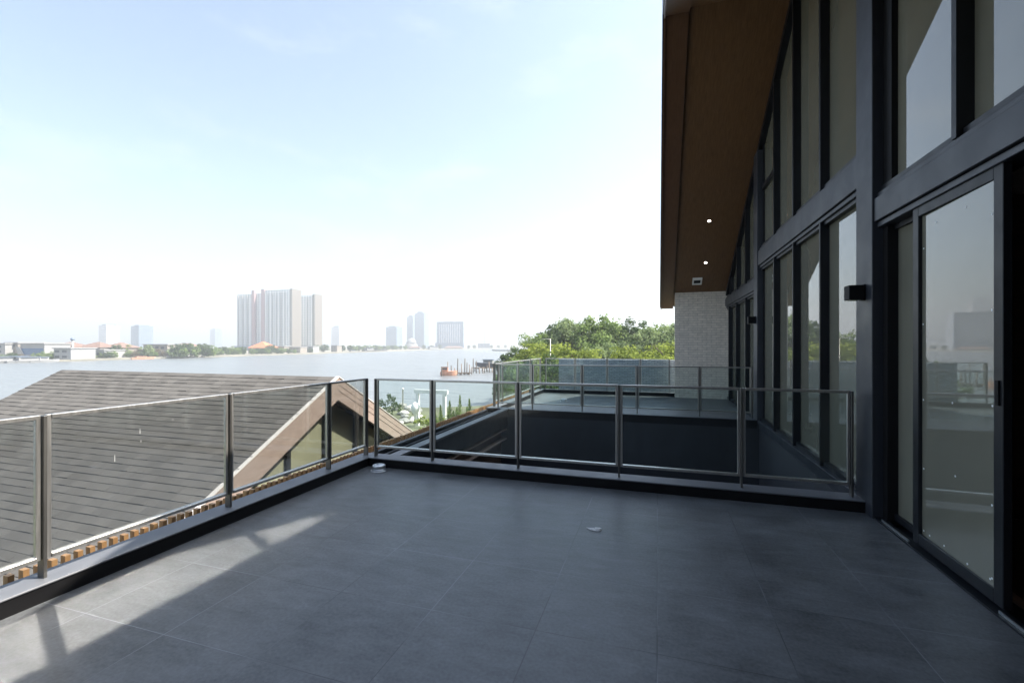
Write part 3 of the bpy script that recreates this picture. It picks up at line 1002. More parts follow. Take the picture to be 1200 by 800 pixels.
trees = [
    (606, 409, 62, 'dark', 'low dark bushy tree at the water edge, leftmost of the wood beyond the far terrace'),
    (626, 404, 52, 'yellow', 'yellow green tree near the water, second from the left in the wood'),
    (630, 391, 66, 'mid', 'mid green tree rising behind the leftmost yellow green tree'),
    (652, 381, 70, 'dark', 'dark green tree left of the two tallest in the wood beyond the far terrace'),
    (670, 372, 66, 'grey', 'tall grey green tree, left one of the two tallest beyond the far terrace'),
    (703, 370, 64, 'mid', 'tall feathery green tree, right one of the two tallest beyond the far terrace'),
    (688, 380, 74, 'dark', 'dark tree in the gap between the two tallest trees'),
    (724, 383, 72, 'grey', 'grey green tree just right of the two tallest trees'),
    (741, 376, 66, 'dark', 'dark green tree with pointed top midway between the tallest tree and the brick pier'),
    (757, 384, 58, 'grey', 'pale grey green tree in front of the dark pointed tree'),
    (776, 380, 62, 'mid', 'green tree standing left of the pale brick pier'),
    (796, 378, 58, 'grey', 'grey green tree half hidden behind the pale brick pier'),
    (655, 405, 44, 'yellow', 'bright yellow green tree with layered branches left of the street lamp'),
    (684, 411, 42, 'yellow', 'low yellow green tree just right of the street lamp'),
    (708, 402, 46, 'grey', 'grey green bush below the tallest tree, above the slate wall'),
    (738, 408, 42, 'yellow', 'broad yellow green tree over the middle of the slate wall'),
    (766, 406, 44, 'yellow', 'broad yellow green tree over the right end of the slate wall'),
    (790, 403, 40, 'yellow', 'yellow green tree touching the pale brick pier'),
    (826, 382, 60, 'mid', 'green tree standing behind the brick pier'),
    (600, 430, 44, 'dark', 'dark low tree seen through the far terrace side railing'),
    (618, 421, 34, 'mid', 'mid green low tree seen through the corner of the far terrace railing'),
    (640, 419, 30, 'dark', 'dark low tree behind the far corner post of the terrace railing'),
]
for i, (u, v, d, k, lab) in enumerate(trees):
    x, y = at(u, d)
    top = zat(v, d)
    put_tree('tree', (x, y, GZ), *K[k], lab, 'tree', 'trees of the wood beyond the far terrace', rot=i * 1.7, sc=(top - GZ) / KH[k])

# pointed young conifers in the garden
def conifer_mesh(seed, h=3.4):
    rg = random.Random(seed)
    mb = MB()
    spikes = [(0, 0, h)] + [(rg.uniform(-.5, .5), rg.uniform(-.5, .5), h * rg.uniform(.5, .85)) for _ in range(4)]
    for sx, sy, sh_ in spikes:
        for q in range(150):
            t = rg.random() ** 0.8
            r = 0.62 * (1 - t) ** 0.9 + 0.04
            a = rg.uniform(0, 6.28)
            b0 = Vector((sx * t * 1.2 + sx * .4, sy * t * 1.2 + sy * .4, sh_ * t))
            e = b0 + Vector((math.cos(a) * r, math.sin(a) * r, 0.22 + .1 * rg.random()))
            s = Vector((-math.sin(a), math.cos(a), 0)) * 0.06
            mb.quad(b0 - s, b0 + s, e + s * .3, e - s * .3)
    me = bpy.data.meshes.new('foliage'); me.from_pydata(mb.v, [], mb.f); me.update(); me.materials.append(M['leaf_mid'])
    return me


def stem_mesh(h):
    mb = MB().tube((0, 0, 0), (0, 0, h), 0.05, 0.02, 6)
    me = bpy.data.meshes.new('stem'); me.from_pydata(mb.v, [], mb.f); me.update(); me.materials.append(M['bark'])
    return me


st_ = stem_mesh(2.6)
for i, (u, v, lab) in enumerate(((516, 474, 'low spiky young conifer beside the white frame in the garden'), (527, 469, 'spiky young conifer just right of the white frame, second of the garden row'),
                                 (539, 464, 'tallest slim spiky conifer, third of the garden row'), (550, 466, 'forked spiky conifer at the right end of the garden row'))):
    d = 34 + i * 0.8
    x, y = at(u, d)
    r = empty('conifer', (x, y, GZ), lab, 'conifer', 'young conifers in the riverside garden')
    s = (zat(v, d) - GZ) / 3.6
    r.scale = (s, s, s)
    for nm, me in (('foliage', conifer_mesh(40 + i)), ('stem', st_)):
        o = bpy.data.objects.new(nm, me); col.objects.link(o); o.parent = r
# shrubs and boulders on the river edge of the garden
shrub = crown_mesh('foliage', M['leaf_yellow'], 1.5, 0.9, 0.75, 21, 16, 45, 0.16)
shrub2 = crown_mesh('foliage', M['leaf_dark'], 1.5, 0.9, 0.75, 22, 16, 45, 0.16)
for i, (u, d, me, s, lab) in enumerate(((497, 40, shrub, 1.1, 'yellow green shrub at the foot of the white frame'), (520, 36, shrub, 1.5, 'yellow green shrub under the first conifer'),
                                    (544, 36, shrub, 1.5, 'yellow green shrub under the tallest conifer'), (455, 54, shrub2, 1.3, 'dark low shrub on the river edge left of the boulders'),
                                    (463, 50, shrub2, 1.0, 'small dark shrub among the boulders on the river edge'), (532, 35, shrub2, 1.6, 'dark shrub between the second and third conifers'))):
    x, y = at(u, d)
    r = empty('shrub', (x, y, GZ), lab, 'shrub', 'shrubs in the riverside garden')
    r.scale = (s, s, s)
    o = bpy.data.objects.new('foliage', me); col.objects.link(o); o.parent = r
rockm = [principled('pale river boulder', (0.48, 0.46, 0.42), 0.9, var=0.25, scale=4), principled('grey river boulder', (0.22, 0.22, 0.21), 0.9, var=0.3, scale=4)]
import bmesh
def rock_mesh(seed, m):
    rg = random.Random(seed)
    bm = bmesh.new(); bmesh.ops.create_icosphere(bm, subdivisions=2, radius=1)
    for v in bm.verts:
        v.co *= rg.uniform(.8, 1.1); v.co.z *= .6
    me = bpy.data.meshes.new('boulder'); bm.to_mesh(me); bm.free(); me.materials.append(m)
    return me
rms = [rock_mesh(s, rockm[s % 2]) for s in range(4)]
for i in range(26):
    u = rnd.uniform(452, 492); d = rnd.uniform(44, 57)
    x, y = at(u, d)
    o = bpy.data.objects.new('boulder', rms[i % 4]); col.objects.link(o)
    s = rnd.uniform(.25, .6)
    o.location = (x, y, GZ + s * .3); o.scale = (s, s, s); o.rotation_euler = (0, 0, rnd.uniform(0, 6))
    tag(o, ('pale boulder in the rock edge of the riverside garden', 'grey boulder in the rock edge of the riverside garden')[i % 2], 'boulder', ('pale boulders on the river edge', 'grey boulders on the river edge')[i % 2])
# white portal frame and post
x, y = at(505, 43)
r = empty('portal_frame', (x, y, GZ), 'white rectangular portal frame standing in the riverside garden', 'frame')
def bar(xa, xb, z0, z1, nm):
    MB().box(x + xa, x + xb, y - .12, y + .12, z0, z1).build(nm, M['white'], r)
bar(-1.55, -1.25, GZ, GZ + 3.1, 'upright'); bar(1.25, 1.55, GZ, GZ + 3.1, 'upright'); bar(-1.75, 1.75, GZ + 3.101, GZ + 3.45, 'lintel')
MB().lathe((x - 1.4, y - .45, GZ), [(.12, 0), (.12, 1.1), (.3, 1.3), (.42, 1.65), (.42, 1.9), (.25, 2.2), (.05, 2.3)], 14).build('urn', M['white'], r)
x, y = at(472, 55)
tag(MB().lathe((x, y, GZ), [(.09, 0), (.09, 2.3), (.13, 2.31), (.13, 2.45), (.02, 2.5)], 10).build('mooring_post', M['white'], origin=(x, y, GZ)), 'slim white mooring post on the river edge left of the white frame', 'post')
# street lamp before the wood
x, y = at(645, 40)
r = empty('street_lamp', (x, y, GZ), 'slim pale street lamp with a short arm in front of the trees', 'street lamp')
zt_ = zat(397, 40)
MB().tube((x, y, GZ), (x, y, zt_), .05, .022, 8).build('pole', M['white_metal'], r)
MB().tube((x, y, zt_ - .03), (x - .45, y - .1, zt_), .015, .015, 6).build('arm', M['white_metal'], r)
MB().box(x - .7, x - .45, y - .15, y - .05, zt_ - .02, zt_ + .02).build('lantern', M['white_metal'], r)

# ------------------------------------------------------------------ far towers and buildings
def facade(name, wall_c, glass_c, pw, ph, ww=0.55, wh=0.5, rough=0.5):
    """regular windows in a wall, by metres"""
    m, n, l, out = mat(name)
    b = n.new('ShaderNodeBsdfPrincipled'); b.inputs['Roughness'].default_value = rough
    ge = n.new('ShaderNodeNewGeometry'); sp = n.new('ShaderNodeSeparateXYZ'); l.new(ge.outputs['Position'], sp.inputs[0])
    h = math_node(n, l, 'DIVIDE', math_node(n, l, 'ADD', math_node(n, l, 'ADD', sp.outputs[0], sp.outputs[1]), 5000), pw)
    z = math_node(n, l, 'DIVIDE', math_node(n, l, 'ADD', sp.outputs[2], 200), ph)
    a = math_node(n, l, 'LESS_THAN', math_node(n, l, 'FRACT', h), ww)
    c = math_node(n, l, 'LESS_THAN', math_node(n, l, 'FRACT', z), wh)
    w = math_node(n, l, 'MULTIPLY', a, c)
    cb = n.new('ShaderNodeCombineXYZ'); l.new(math_node(n, l, 'FLOOR', h), cb.inputs[0]); l.new(math_node(n, l, 'FLOOR', z), cb.inputs[1])
    wn_ = n.new('ShaderNodeTexWhiteNoise'); wn_.noise_dimensions = '2D'; l.new(cb.outputs[0], wn_.inputs['Vector'])
    g = n.new('ShaderNodeVectorMath'); g.operation = 'SCALE'; g.inputs[0].default_value = glass_c
    l.new(math_node(n, l, 'MULTIPLY_ADD', wn_.outputs['Value'], 0.9, 0.55), g.inputs['Scale'])
    mx = n.new('ShaderNodeMix'); mx.data_type = 'RGBA'; l.new(w, mx.inputs['Factor']); mx.inputs['A'].default_value = (*wall_c, 1); l.new(g.outputs[0], mx.inputs['B'])
    l.new(mx.outputs['Result'], b.inputs['Base Color'])
    l.new(b.outputs[0], out.inputs['Surface'])
    return m


M['condo'] = facade('condominium facade', (0.74, 0.74, 0.72), (0.11, 0.15, 0.16), 4.4, 3.4, 0.58, 0.52)
M['condo_side'] = facade('condominium end wall', (0.185, 0.165, 0.14), (0.08, 0.07, 0.062), 5.0, 2.9, 0.35, 0.4)
M['pink'] = principled('dusky pink render', (0.34, 0.22, 0.22), 0.8)
M['grey_glass'] = facade('grey glass tower', (0.20, 0.25, 0.31), (0.08, 0.13, 0.19), 4.0, 3.6, 0.7, 0.6, 0.3)
M['white_tower'] = facade('white tower', (0.50, 0.50, 0.50), (0.28, 0.31, 0.34), 4.0, 3.4, 0.5, 0.4)
M['stripe_tower'] = facade('striped slab block', (0.50, 0.52, 0.56), (0.10, 0.15, 0.23), 5.2, 3.4, 0.5, 0.86)
M['slab_dark'] = principled('blue grey frame', (0.13, 0.18, 0.25), 0.6)
M['terracotta'] = principled('terracotta tiles', (0.19, 0.12, 0.095), 0.8, var=0.2, scale=0.5)
M['orange_roof'] = principled('orange roof', (0.46, 0.15, 0.065), 0.8, var=0.15, scale=0.3)
M['cream'] = principled('cream wall', (0.25, 0.225, 0.195), 0.8, var=0.08, scale=0.2)
M['blue_glass'] = principled('blue glass', (0.05, 0.12, 0.24), 0.15)
M['dark_win'] = principled('dark window', (0.06, 0.07, 0.08), 0.2)

FZ = -6.1
# twin slab condominium
r = empty('condominium', (-503, 488, FZ), 'tallest wide pale condominium tower with pink stair shafts on the far bank', 'tower')
zt_ = 72
MB().box(-549, -520, 480, 495, FZ + 6, zt_ - 2).build('wing', M['condo'], r)
MB().box(-519, -501, 483, 495, FZ, zt_ - 1).build('core', M['condo'], r)
MB().box(-500, -459, 479, 495, FZ, zt_ + 2).build('wing', M['condo'], r)
MB().box(-522, -517.5, 478.5, 482, FZ, zt_ + 3).build('stair_shaft', M['pink'], r)
MB().box(-505, -499.5, 478, 482, FZ, zt_ + 4).build('stair_shaft', M['pink'], r)
MB().box(-458.9, -455, 479.5, 496, FZ, zt_ + 3).build('end_wall', M['condo_side'], r)
MB().box(-552, -504, 478, 497, FZ, FZ + 6).build('podium', M['slab_dark'], r)
for xx in (-546, -538, -530, -494, -487, -480, -473, -466):
    MB().box(xx, xx + 1.2, 477.8, 478.95, FZ + 6, zt_ - 3).build('pilaster', M['white_far'], r)
r = empty('condominium', (-458, 517, FZ), 'narrower pale condominium tower just right of the wide one with pink shafts', 'tower')
MB().box(-469, -450, 510, 525, FZ, 69).build('wing', M['condo'], r)
MB().box(-449.9, -446, 510.5, 526, FZ, 71).build('end_wall', M['condo_side'], r)
MB().box(-458, -456.5, 509, 509.95, FZ, 68).build('pilaster', M['white_far'], r)
MB().box(-470, -446, 508, 527, FZ - .5, FZ + 5).build('podium', M['white_far'], r)


def tower(u0, u1, v, d, m, label, depth=25, cap=True, extra=None):
    (xa, ya), (xb, yb) = at(u0, d), at(u1, d)
    y = (ya + yb) / 2
    h = zat(v, d)
    r = empty('tower', ((xa + xb) / 2, y, FZ), label, 'tower', 'towers on the far bank')
    MB().box(xa, xb, y, y + depth, FZ, h).build('shaft', m, r)
    if cap:
        w = xb - xa
        MB().box(xa + w * .2, xb - w * .25, y + 3, y + depth - 3, h, h + 0.05 * (h - FZ)).build('plant_room', M['slab_dark'], r)
    if extra:
        extra(r, xa, xb, y, h, depth)
    return r


tower(113, 127, 381, 950, M['white_tower'], 'faint white tower left of the slim blue grey tower')
tower(151, 165, 382, 850, M['grey_glass'], 'slim blue grey tower above the low houses at left')
tower(245, 253, 386, 1500, M['grey_glass'], 'tiny faint tower just left of the wide condominium')
tower(387, 399, 383, 1150, M['white_tower'], 'faint pale tower right of the narrower condominium')
tower(399.5, 406, 389, 1200, M['white_tower'], 'lower faint tower attached right of the pale one beside the condominiums')
tower(451, 466, 383, 1050, M['grey_glass'], 'short blue grey tower left of the tall stepped pair')
tower(476, 484.5, 371, 1150, M['grey_glass'], 'lower left half of the tall stepped pair of blue grey towers')
tower(485, 498, 367, 1120, M['grey_glass'], 'taller right half of the stepped pair of blue grey towers')
tower(519, 532, 367, 1900, M['white_tower'], 'very faint tower behind the striped slab block')
def slab_trim(r, xa, xb, y, h, depth):
    for a, c in ((xa - 1, xa + 4), (xb - 4, xb + 1)):
        MB().box(a, c, y - 1.5, y - .1, FZ, h + 2).build('corner_pier', M['slab_dark'], r)
    MB().box(xa + 4.01, xb - 4.01, y - 1.4, y - .1, h - 3, h + 2).build('parapet', M['slab_dark'], r)
    MB().box(xa - 3, xb + 3, y - 4, y - 1.6, FZ, FZ + 12).build('podium', M['slab_dark'], r)
tower(510, 545, 378, 980, M['stripe_tower'], 'broad striped slab block with dark frame, right of the tall pair', extra=slab_trim, cap=False)
# domed white hall
x, y = at(482, 900)
r = empty('domed_hall', (x, y, FZ), 'white domed hall in front of the tall stepped pair', 'hall')
MB().lathe((x, y, FZ), [(12, 0), (12, 9)], 20).build('drum', M['white_far'], r)
MB().lathe((x, y, FZ + 9), [(10, 0), (9.5, 5), (7.5, 8.5), (4, 11), (.5, 12)], 20).build('dome', M['white_far'], r)
# cable stayed bridge pylon far down the river
x, y = at(568, 2100)
r = empty('bridge', (x, y, FZ), 'very faint bridge mast far down the river', 'bridge')
MB().box(x - 3, x + 3, y - 3, y + 3, FZ, 112).build('mast', M['slab_dark'], r)
MB().box(x - 220, x + 260, y - 8, y + 8, 14, 19).build('deck', M['slab_dark'], r)
for k in range(6):
    MB().tube((x, y, 105 - k * 10), (x + 60 + 30 * (5 - k), y, 19), .35, .35, 5).build('cable', M['white_far'], r)
    MB().tube((x, y, 105 - k * 10), (x - 60 - 25 * (5 - k), y, 19), .35, .35, 5).build('cable', M['white_far'], r)


def hip_house(u0, u1, v_eave, v_ridge, d, wall, roof, label, depth=14, storeys=2, name='riverside_house'):
    (xa, ya), (xb, yb) = at(u0, d), at(u1, d)
    w = math.hypot(xb - xa, yb - ya)
    ze, zr = zat(v_eave, d), zat(v_ridge, d)
    ang = math.atan2(yb - ya, xb - xa)
    r = empty(name, (xa, ya, FZ), label, 'house', 'low houses on the far bank')
    r.rotation_euler = (0, 0, ang)
    ROOT[r.name] = Vector((0, 0, 0))
    he, hr = ze - FZ, zr - FZ
    MB().box(0, w, 0, depth, 0, he).build('wall', wall, r)
    e = 0.8
    rb = MB()
    i = min(w, depth) * .45
    A = [(-e, -e, he), (w + e, -e, he), (w + e, depth + e, he), (-e, depth + e, he)]
    if w > depth:
        P = [(i, depth / 2, hr), (w - i, depth / 2, hr)]
    else:
        P = [(w / 2 - .1, depth * .45, hr), (w / 2 + .1, depth * .55, hr)]
    b = len(rb.v); rb.v += A + P
    for f in ((0, 1, 5, 4), (1, 2, 5), (2, 3, 4, 5), (3, 0, 4), (3, 2, 1, 0)):
        rb.f.append([b + q for q in f]); rb.s.append(False)
    rb.build('roof', roof, r)
    n = max(2, int(w / 4.5))
    for s in range(storeys):
        for k in range(n):
            c = (k + .5) * w / n
            z0 = he * (s + .35) / storeys
            MB().box(c - .9, c + .9, -.12, -.02, z0, z0 + he / storeys * .42).build('window', M['dark_win'], r)
    return r


def flat_block(u0, u1, v, d, wall, label, storeys=2, win=None, depth=14, name='riverside_building'):
    (xa, ya), (xb, yb) = at(u0, d), at(u1, d)
    w = math.hypot(xb - xa, yb - ya); h = zat(v, d) - FZ
    r = empty(name, (xa, ya, FZ), label, 'building', 'flat roofed buildings on the far bank')
    r.rotation_euler = (0, 0, math.atan2(yb - ya, xb - xa)); ROOT[r.name] = Vector((0, 0, 0))
    MB().box(0, w, 0, depth, 0, h).build('wall', wall, r)
    MB().box(-.5, w + .5, -.6, depth + .5, h + .01, h + .5).build('roof', M['white_far'], r)
    for s in range(storeys):
        z0 = h * (s + .3) / storeys
        nw = 1 if win else max(2, int(w / 3.2))
        for k in range(nw):
            ca, cb = .6 + k * (w - 1.2) / nw, .6 + (k + (1 if win else .62)) * (w - 1.2) / nw
            MB().box(ca, cb, -.14, -.02, z0, z0 + h / storeys * .42).build('window', win or M['dark_win'], r)
    return r


flat_block(-14, 6, 403, 236, M['white_far'], 'white flat roofed building at the left edge of the far bank', 3)
flat_block(7, 21, 402, 240, M['cream'], 'cream flat roofed building second from the left on the far bank', 3)
b_ = flat_block(24, 52, 403, 238, M['white_far'], 'white building with broad blue glass front and slanted white fin, far bank', 1, M['blue_glass'])
MB().prism([(0.5, -.9, 0), (3.5, -.9, 0), (0.2, -.9, 6.5), (-1.4, -.9, 6.5)], (0, .6, 0)).build('fin', M['white_far'], b_)
hip_house(55, 84, 407, 400.5, 262, M['cream'], M['terracotta'], 'long house with terracotta hipped roof behind the white house on the far bank')
hip_house(89, 117, 407, 400.5, 268, M['cream'], M['terracotta'], 'house with terracotta hipped roof right of the beacon mast')
hip_house(118, 142, 407.5, 401, 275, M['cream'], M['terracotta'], 'rightmost house with terracotta hipped roof, near the slim blue grey tower')
flat_block(63, 83, 408.5, 236, M['white_far'], 'white two storey house standing at the water below the long terracotta roof', 2)
flat_block(98, 122, 410.5, 262, M['white_far'], 'low white hall with dark window band below the terracotta roofs', 1)
flat_block(168, 196, 404, 300, M['cream'], 'cream low building behind the small bleached trees', 2)
flat_block(196, 206, 413, 290, M['white_far'], 'little white boathouse left of the big green trees', 1)
hip_house(196, 226, 407, 402, 360, M['cream'], M['terracotta'], 'house with terracotta roof behind the big green trees')
hip_house(291, 312, 407.5, 400, 400, M['cream'], M['orange_roof'], 'hall with a bright orange roof at the foot of the wide condominium', depth=20)
flat_block(322, 333, 406, 420, M['cream'], 'pale pavilion right of the orange roofed hall', 2)
flat_block(339, 352, 407, 430, M['cream'], 'pinkish cream building below the right end of the wide condominium', 2)
flat_block(353, 367, 406, 450, M['white_far'], 'white building below the narrower condominium', 3)
flat_block(388, 395, 405, 500, M['cream'], 'small cream tower house right of the condominiums', 3)
hip_house(478, 492, 407.5, 405.5, 800, M['white_far'], M['terracotta'], 'tiny reddish roofed pier house under the domed hall')
flat_block(503, 512, 407.5, 820, M['white_far'], 'small white shed left of the striped slab block', 1)
hip_house(520, 542, 407.5, 405.5, 880, M['cream'], M['terracotta'], 'low reddish roofed building under the striped slab block')
flat_block(560, 574, 402.5, 1080, M['grey_glass'], 'grey building at the foot of the bridge mast', 2)
# beacon mast
x, y = at(85, 255)
r = empty('beacon_mast', (x, y, FZ), 'white beacon mast with a dark ball between the terracotta roofs', 'mast')
zb_ = zat(398, 255)
MB().lathe((x, y, FZ), [(.7, 0), (.55, zb_ - FZ - .5)], 10).build('mast', M['white_far'], r)
MB().lathe((x, y, zb_ - .5), [(.3, 0), (.9, .3), (1.0, .9), (.6, 1.5), (.1, 1.7)], 10).build('ball', M['slab_dark'], r)

# far bank trees
FK = [(crown_mesh('crown', m, 10, 5.6, 4.9, 50 + i, 60, 34, 1.1), trunk_mesh(10, 4, 50 + i, M['bark'], .3)) for i, m in enumerate((M['leaf_dark'], M['leaf_mid'], M['leaf_grey'], M['leaf_brown']))]
ft = [(58, 412, 238, 1, 'light green tree left of the white house at the water on the far bank'), (88, 409, 262, 1, 'light green tree right of the white house at the water'),
      (104, 414, 258, 1, 'small tree in front of the low white hall, left one'), (119, 413, 262, 1, 'small tree in front of the low white hall, right one'),
      (137, 404, 276, 0, 'dark green tree beside the rightmost terracotta roof'), (146, 404, 280, 1, 'green tree below the slim blue grey tower'), (152, 411, 276, 1, 'low green tree below the slim blue grey tower'),
      (164, 409, 285, 3, 'bleached brownish tree left of the boathouse, first of three'), (173, 404, 285, 2, 'palm like grey green tree between two bleached trees'), (185, 409, 288, 3, 'bleached brownish tree nearest the boathouse'),
      (208, 403, 286, 0, 'big green tree right of the boathouse, first of the dense clump'), (219, 402, 292, 0, 'big green tree, second of the dense clump on the far bank'), (228, 403, 296, 1, 'lighter big tree in the middle of the dense clump'),
      (237, 402.5, 300, 0, 'darkest big tree near the right end of the dense clump'), (247, 404.5, 306, 1, 'lighter tree ending the dense clump on the right'),
      (262, 406, 345, 0, 'rounded tree at the left end of the hedge like row below the wide condominium'), (273, 405.5, 352, 1, 'second tree in the row below the wide condominium'), (284, 406, 360, 0, 'third tree in the row, left of the orange roof'),
      (296, 408, 368, 1, 'low tree in front of the orange roofed hall'), (307, 408, 376, 0, 'low tree right below the orange roof'), (318, 404, 384, 0, 'upright dark tree right of the orange roof'), (330, 407, 392, 1, 'green tree before the pale pavilion'),
      (337, 408, 398, 0, 'green tree left of the pinkish cream building'), (371, 404, 470, 0, 'dark tree below the right side of the narrower condominium'), (380, 403.5, 490, 0, 'dark tree left of the small cream tower house'),
      (401, 404, 520, 0, 'dark tree right of the small cream tower house')]
ft += [(3, 415, 226, 1, 'low green tree behind the leftmost moored boat'), (14, 413, 228, 0, 'dark green tree behind the moored boats, below the cream flat roofed building'), (24, 415, 230, 3, 'brownish low tree left of the blue glass front'),
       (47, 412, 232, 1, 'green tree right of the blue glass front'), (60, 414, 236, 1, 'small green tree touching the left side of the white house'), (93, 412, 250, 0, 'dark low tree right of the white house at the water'),
       (100, 415, 254, 1, 'low shrubby tree at the water before the low hall, leftmost'), (110, 415, 256, 2, 'grey green shrubby tree at the water before the middle of the hall'), (126, 412, 262, 0, 'dark tree right of the low hall'),
       (133, 411, 266, 1, 'light green tree between the hall and the slim tower'), (158, 412, 276, 3, 'bleached bushy tree below the slim tower'), (180, 411, 280, 1, 'green bush among the bleached trees'), (192, 412, 284, 3, 'pale bush left of the boathouse'),
       (203, 408, 284, 1, 'tree overhanging the little boathouse'), (213, 406, 287, 1, 'mid green tree between the first two of the dense clump'), (242, 406, 302, 0, 'dark tree low at the right of the dense clump'), (255, 407, 330, 1, 'rounded tree linking the dense clump to the hedge like row'),
       (267, 408, 348, 1, 'low tree low in the hedge like row, left'), (279, 407.5, 355, 1, 'low tree in the hedge like row just left of the orange hall'), (302, 408, 372, 0, 'dark low tree before the middle of the orange hall'), (313, 407, 380, 1, 'tree between the orange hall and the upright dark tree'),
       (324, 408, 388, 0, 'low dark tree before the pale pavilion'), (345, 409, 410, 1, 'low tree before the pinkish cream building'), (364, 408, 440, 0, 'low dark tree before the white building under the narrower condominium')]
for i, u in enumerate(range(410, 476, 5)):
    ft.append((u + rnd.uniform(-1, 1), 404.6 + rnd.uniform(-.5, .6), 520 + (u - 410) * 3.6, i % 2, None))
for i, u in enumerate((497, 506, 515, 549, 556, 576, 584, 592)):
    ft.append((u, 404 + rnd.uniform(-.3, .5), 800 + i * 45, 0, None))
for i, (u, v, d, k, lab) in enumerate(ft):
    x, y = at(u, d)
    h = zat(v, d) - FZ
    put_tree('tree', (x, y, FZ), *FK[k], lab or 'hazy green tree in the distant row along the far bank', 'tree', 'trees on the far bank' if lab else 'distant row of trees on the far bank', rot=i * 1.3, sc=h / 10)

# ------------------------------------------------------------------ boats
def boat(x, y, L, B, ang, hull_m, cabin_m, label, cabin=(0.15, 0.75, 1.6), roof=True, name='boat', fb=1.0):
    r = empty(name, (x, y, WZ), label, 'boat', 'boats on the river')
    r.rotation_euler = (0, 0, ang); ROOT[r.name] = Vector((0, 0, 0))
    hb = MB()
    secs = []
    for t, w, zk in ((0, .75, .0), (.3, 1.0, -.1), (.7, .95, -.05), (.9, .55, .25), (1, .06, .5)):
        xx = (t - .5) * L
        hw = B / 2 * w
        secs.append([(xx, -hw, fb + .35 * t * t), (xx, -hw * .7, zk - .2), (xx, hw * .7, zk - .2), (xx, hw, fb + .35 * t * t)])
    for s in secs:
        hb.v += s
    for k in range(len(secs) - 1):
        a, b = k * 4, k * 4 + 4
        for q in range(3):
            hb.f.append([a + q, a + q + 1, b + q + 1, b + q]); hb.s.append(False)
        hb.f.append([a + 3, a, b, b + 3]); hb.s.append(False)
    hb.f.append([0, 3, 2, 1]); hb.s.append(False)
    hb.build('hull', hull_m, r)
    c0, c1, ch = cabin
    MB().box((c0 - .5) * L, (c1 - .5) * L, -B * .32, B * .32, fb, fb + ch).build('cabin', cabin_m, r)
    if roof:
        MB().box((c0 - .53) * L, (c1 - .46) * L, -B * .4, B * .4, fb + ch + .01, fb + ch + .14).build('canopy', M['white_far'] if cabin_m is not M['white_far'] else M['slab_dark'], r)
    for s in (-1, 1):
        MB().box((c0 - .46) * L, (c1 - .54) * L, s * B * .325 - .02, s * B * .325 + .02, fb + ch * .45, fb + ch * .8).build('window', M['dark_win'], r)
    return r


bd = principled('dark boat hull', (0.05, 0.055, 0.07), 0.4)
ow = principled('weathered orange timber', (0.50, 0.26, 0.17), 0.8, var=0.25, scale=1.0)
x, y = at(12, 215); boat(x, y, 18, 4, 1.57 + .05, M['white_far'], M['white_far'], 'white river boat moored at the far bank at the left edge', (0.2, .8, 2.0))
x, y = at(34, 219); boat(x, y, 16, 4, 1.50, M['white_far'], M['white_far'], 'white river boat moored below the blue glass building', (0.25, .7, 1.7))
x, y = at(52, 224); boat(x, y, 12, 3.4, 1.62, M['white_far'], M['white_far'], 'smaller white boat moored left of the white house at the water', (0.3, .6, 1.5))
x, y = at(168, 270); boat(x, y, 14, 3, 1.6, ow, ow, 'low brown boat moored below the bleached trees', (0.2, .6, .7), False)
x, y = at(440, 560); boat(x, y, 40, 8, 1.4, bd, M['white_far'], 'dark barge lying along the distant tree row', (.1, .35, 3.0), True, 'barge', 2.0)
x, y = at(413, 500); boat(x, y, 16, 4, 1.4, M['white_far'], M['white_far'], 'tiny white boat left of the dark barge', (.3, .7, 1.6))
x, y = at(508, 740); boat(x, y, 30, 8, 1.4, M['white_far'], M['white_far'], 'white ferry at the distant bank left of the striped slab block', (.1, .8, 4.0), True, 'boat', 2.0)
x, y = at(590, 620); boat(x, y, 50, 9, 2.6, bd, bd, 'long dark barge out on the open river left of the wood', (.02, .15, 3.0), False, 'barge', 1.6)
# landing stage: timber piles, an orange barge and a dark launch
x, y = at(526, 126)
boat(x, y, 4.6, 2.4, .35, ow, ow, 'small weathered orange barge tied at the left end of the landing stage', (.05, .45, 1.3), True, 'barge', 1.1)
x, y = at(570, 150)
boat(x, y, 7.6, 2.6, 3.2, bd, M['white_far'], 'dark hulled launch with white cabin raised at the landing stage', (.2, .62, 1.2), True, 'boat', 1.0).location.z = WZ + 1.4
piles = [(517.5, 440, 430, 124), (524.5, 437, 424, 128), (536, 437, 420, 130), (541, 437, 426, 128), (544.5, 437, 420, 131), (550, 438, 427, 129), (554.5, 434, 420, 138), (566, 437, 430, 136), (568, 437, 430, 138), (573.5, 436, 424, 140), (580, 434, 427, 150), (586, 434, 423, 150), (589, 434, 426, 152), (519, 440, 433, 126), (529, 438, 428, 131), (533, 438, 431, 129), (547, 438, 425, 134), (552.5, 436, 430, 132), (558, 436, 423, 137), (562, 437, 431, 135), (571, 436, 428, 142), (577, 435, 431, 140), (583, 435, 428, 146)]
pm = [M['bark'], M['bark_pale']]
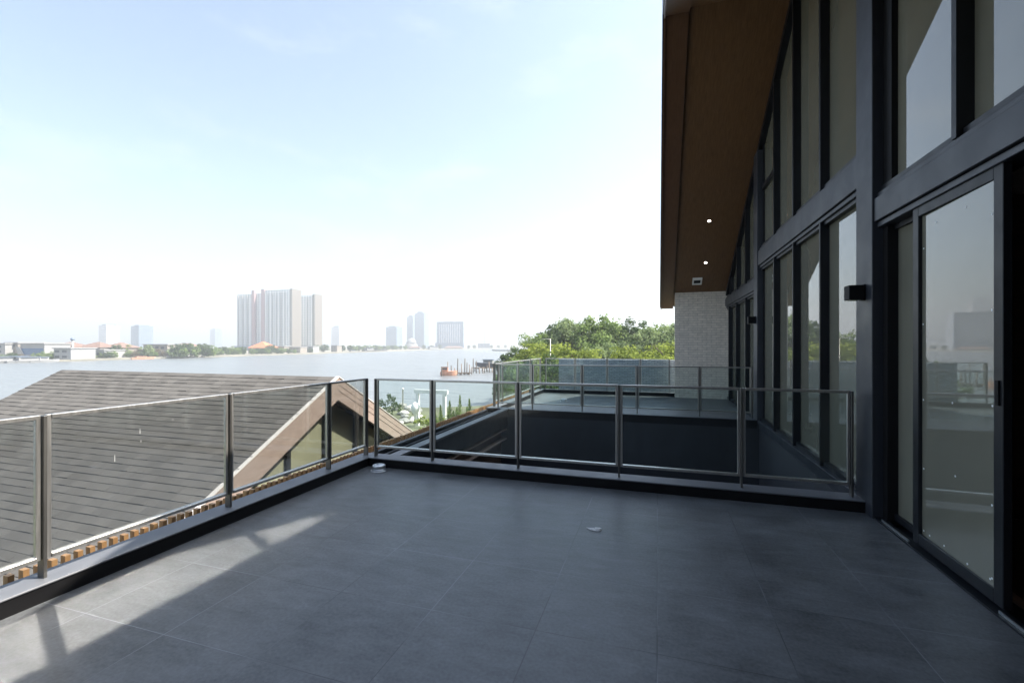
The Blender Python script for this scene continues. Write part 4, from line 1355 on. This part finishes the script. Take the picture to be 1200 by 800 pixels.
for i, (u, vb, v, d) in enumerate(piles):
    x, y = at(u, d)
    zt_ = zat(v, d)
    o = MB().tube((x, y, WZ - 1), (x + rnd.uniform(-.15, .15), y, zt_), .17, .14, 8).build('mooring_pile', pm[i % 2], origin=(x, y, WZ))
    tag(o, ('dark timber mooring pile standing in the river by the landing stage', 'pale timber mooring pile standing in the river by the landing stage')[i % 2], 'pile', ('dark mooring piles', 'pale mooring piles')[i % 2])
(xa, ya), (xb, yb) = at(533, 129), at(551, 131)
r = empty('landing_stage', (xa, ya, WZ), 'low dark floating landing stage between the orange barge and the dark launch', 'jetty')
r.rotation_euler = (0, 0, math.atan2(yb - ya, xb - xa)); ROOT[r.name] = Vector((0, 0, 0))
w_ = math.hypot(xb - xa, yb - ya)
MB().box(0, w_, -.8, .8, .35, .6).build('deck', M['bark'], r)
for k in range(4):
    MB().lathe((w_ * (k + .5) / 4, 0, -.2), [(.35, 0), (.35, .54)], 10).build('float', M['bark_pale'], r)
for k in range(5):
    MB().tube((w_ * k / 4.2, -.75, .6), (w_ * k / 4.2, -.75, 1.6), .04, .04, 6).build('handrail_post', M['bark_pale'], r)

(xa, ya), (xb, yb) = at(556, 146), at(590, 152)
r = empty('boat_lift', (xa, ya, WZ), 'timber boat lift carrying the dark launch at the landing stage', 'boat lift')
r.rotation_euler = (0, 0, math.atan2(yb - ya, xb - xa)); ROOT[r.name] = Vector((0, 0, 0))
w_ = math.hypot(xb - xa, yb - ya)
for yy in (-1.2, 1.2):
    MB().box(0, w_, yy - .12, yy + .12, 1.0, 1.25).build('beam', M['bark'], r)
for k in range(4):
    MB().box(w_ * (k + .3) / 4, w_ * (k + .3) / 4 + .25, -1.6, 1.6, .75, .99).build('cross_beam', M['bark'], r)
    for yy in (-1.45, 1.45):
        MB().box(w_ * (k + .3) / 4, w_ * (k + .3) / 4 + .22, yy - .11, yy + .11, -1, .749).build('leg', M['bark'], r)

# ------------------------------------------------------------------ air
m, n, l, out = mat('haze')
pv = n.new('ShaderNodeVolumePrincipled')
pv.inputs['Color'].default_value = (0.90, 0.95, 1.0, 1)
pv.inputs['Density'].default_value = 0.0008
pv.inputs['Anisotropy'].default_value = 0.2
l.new(pv.outputs[0], out.inputs['Volume'])
hz = MB().box(-2620, 2620, -1520, 3020, WZ - 1.6, 135).build('haze', m)
hz['kind'] = 'stuff'
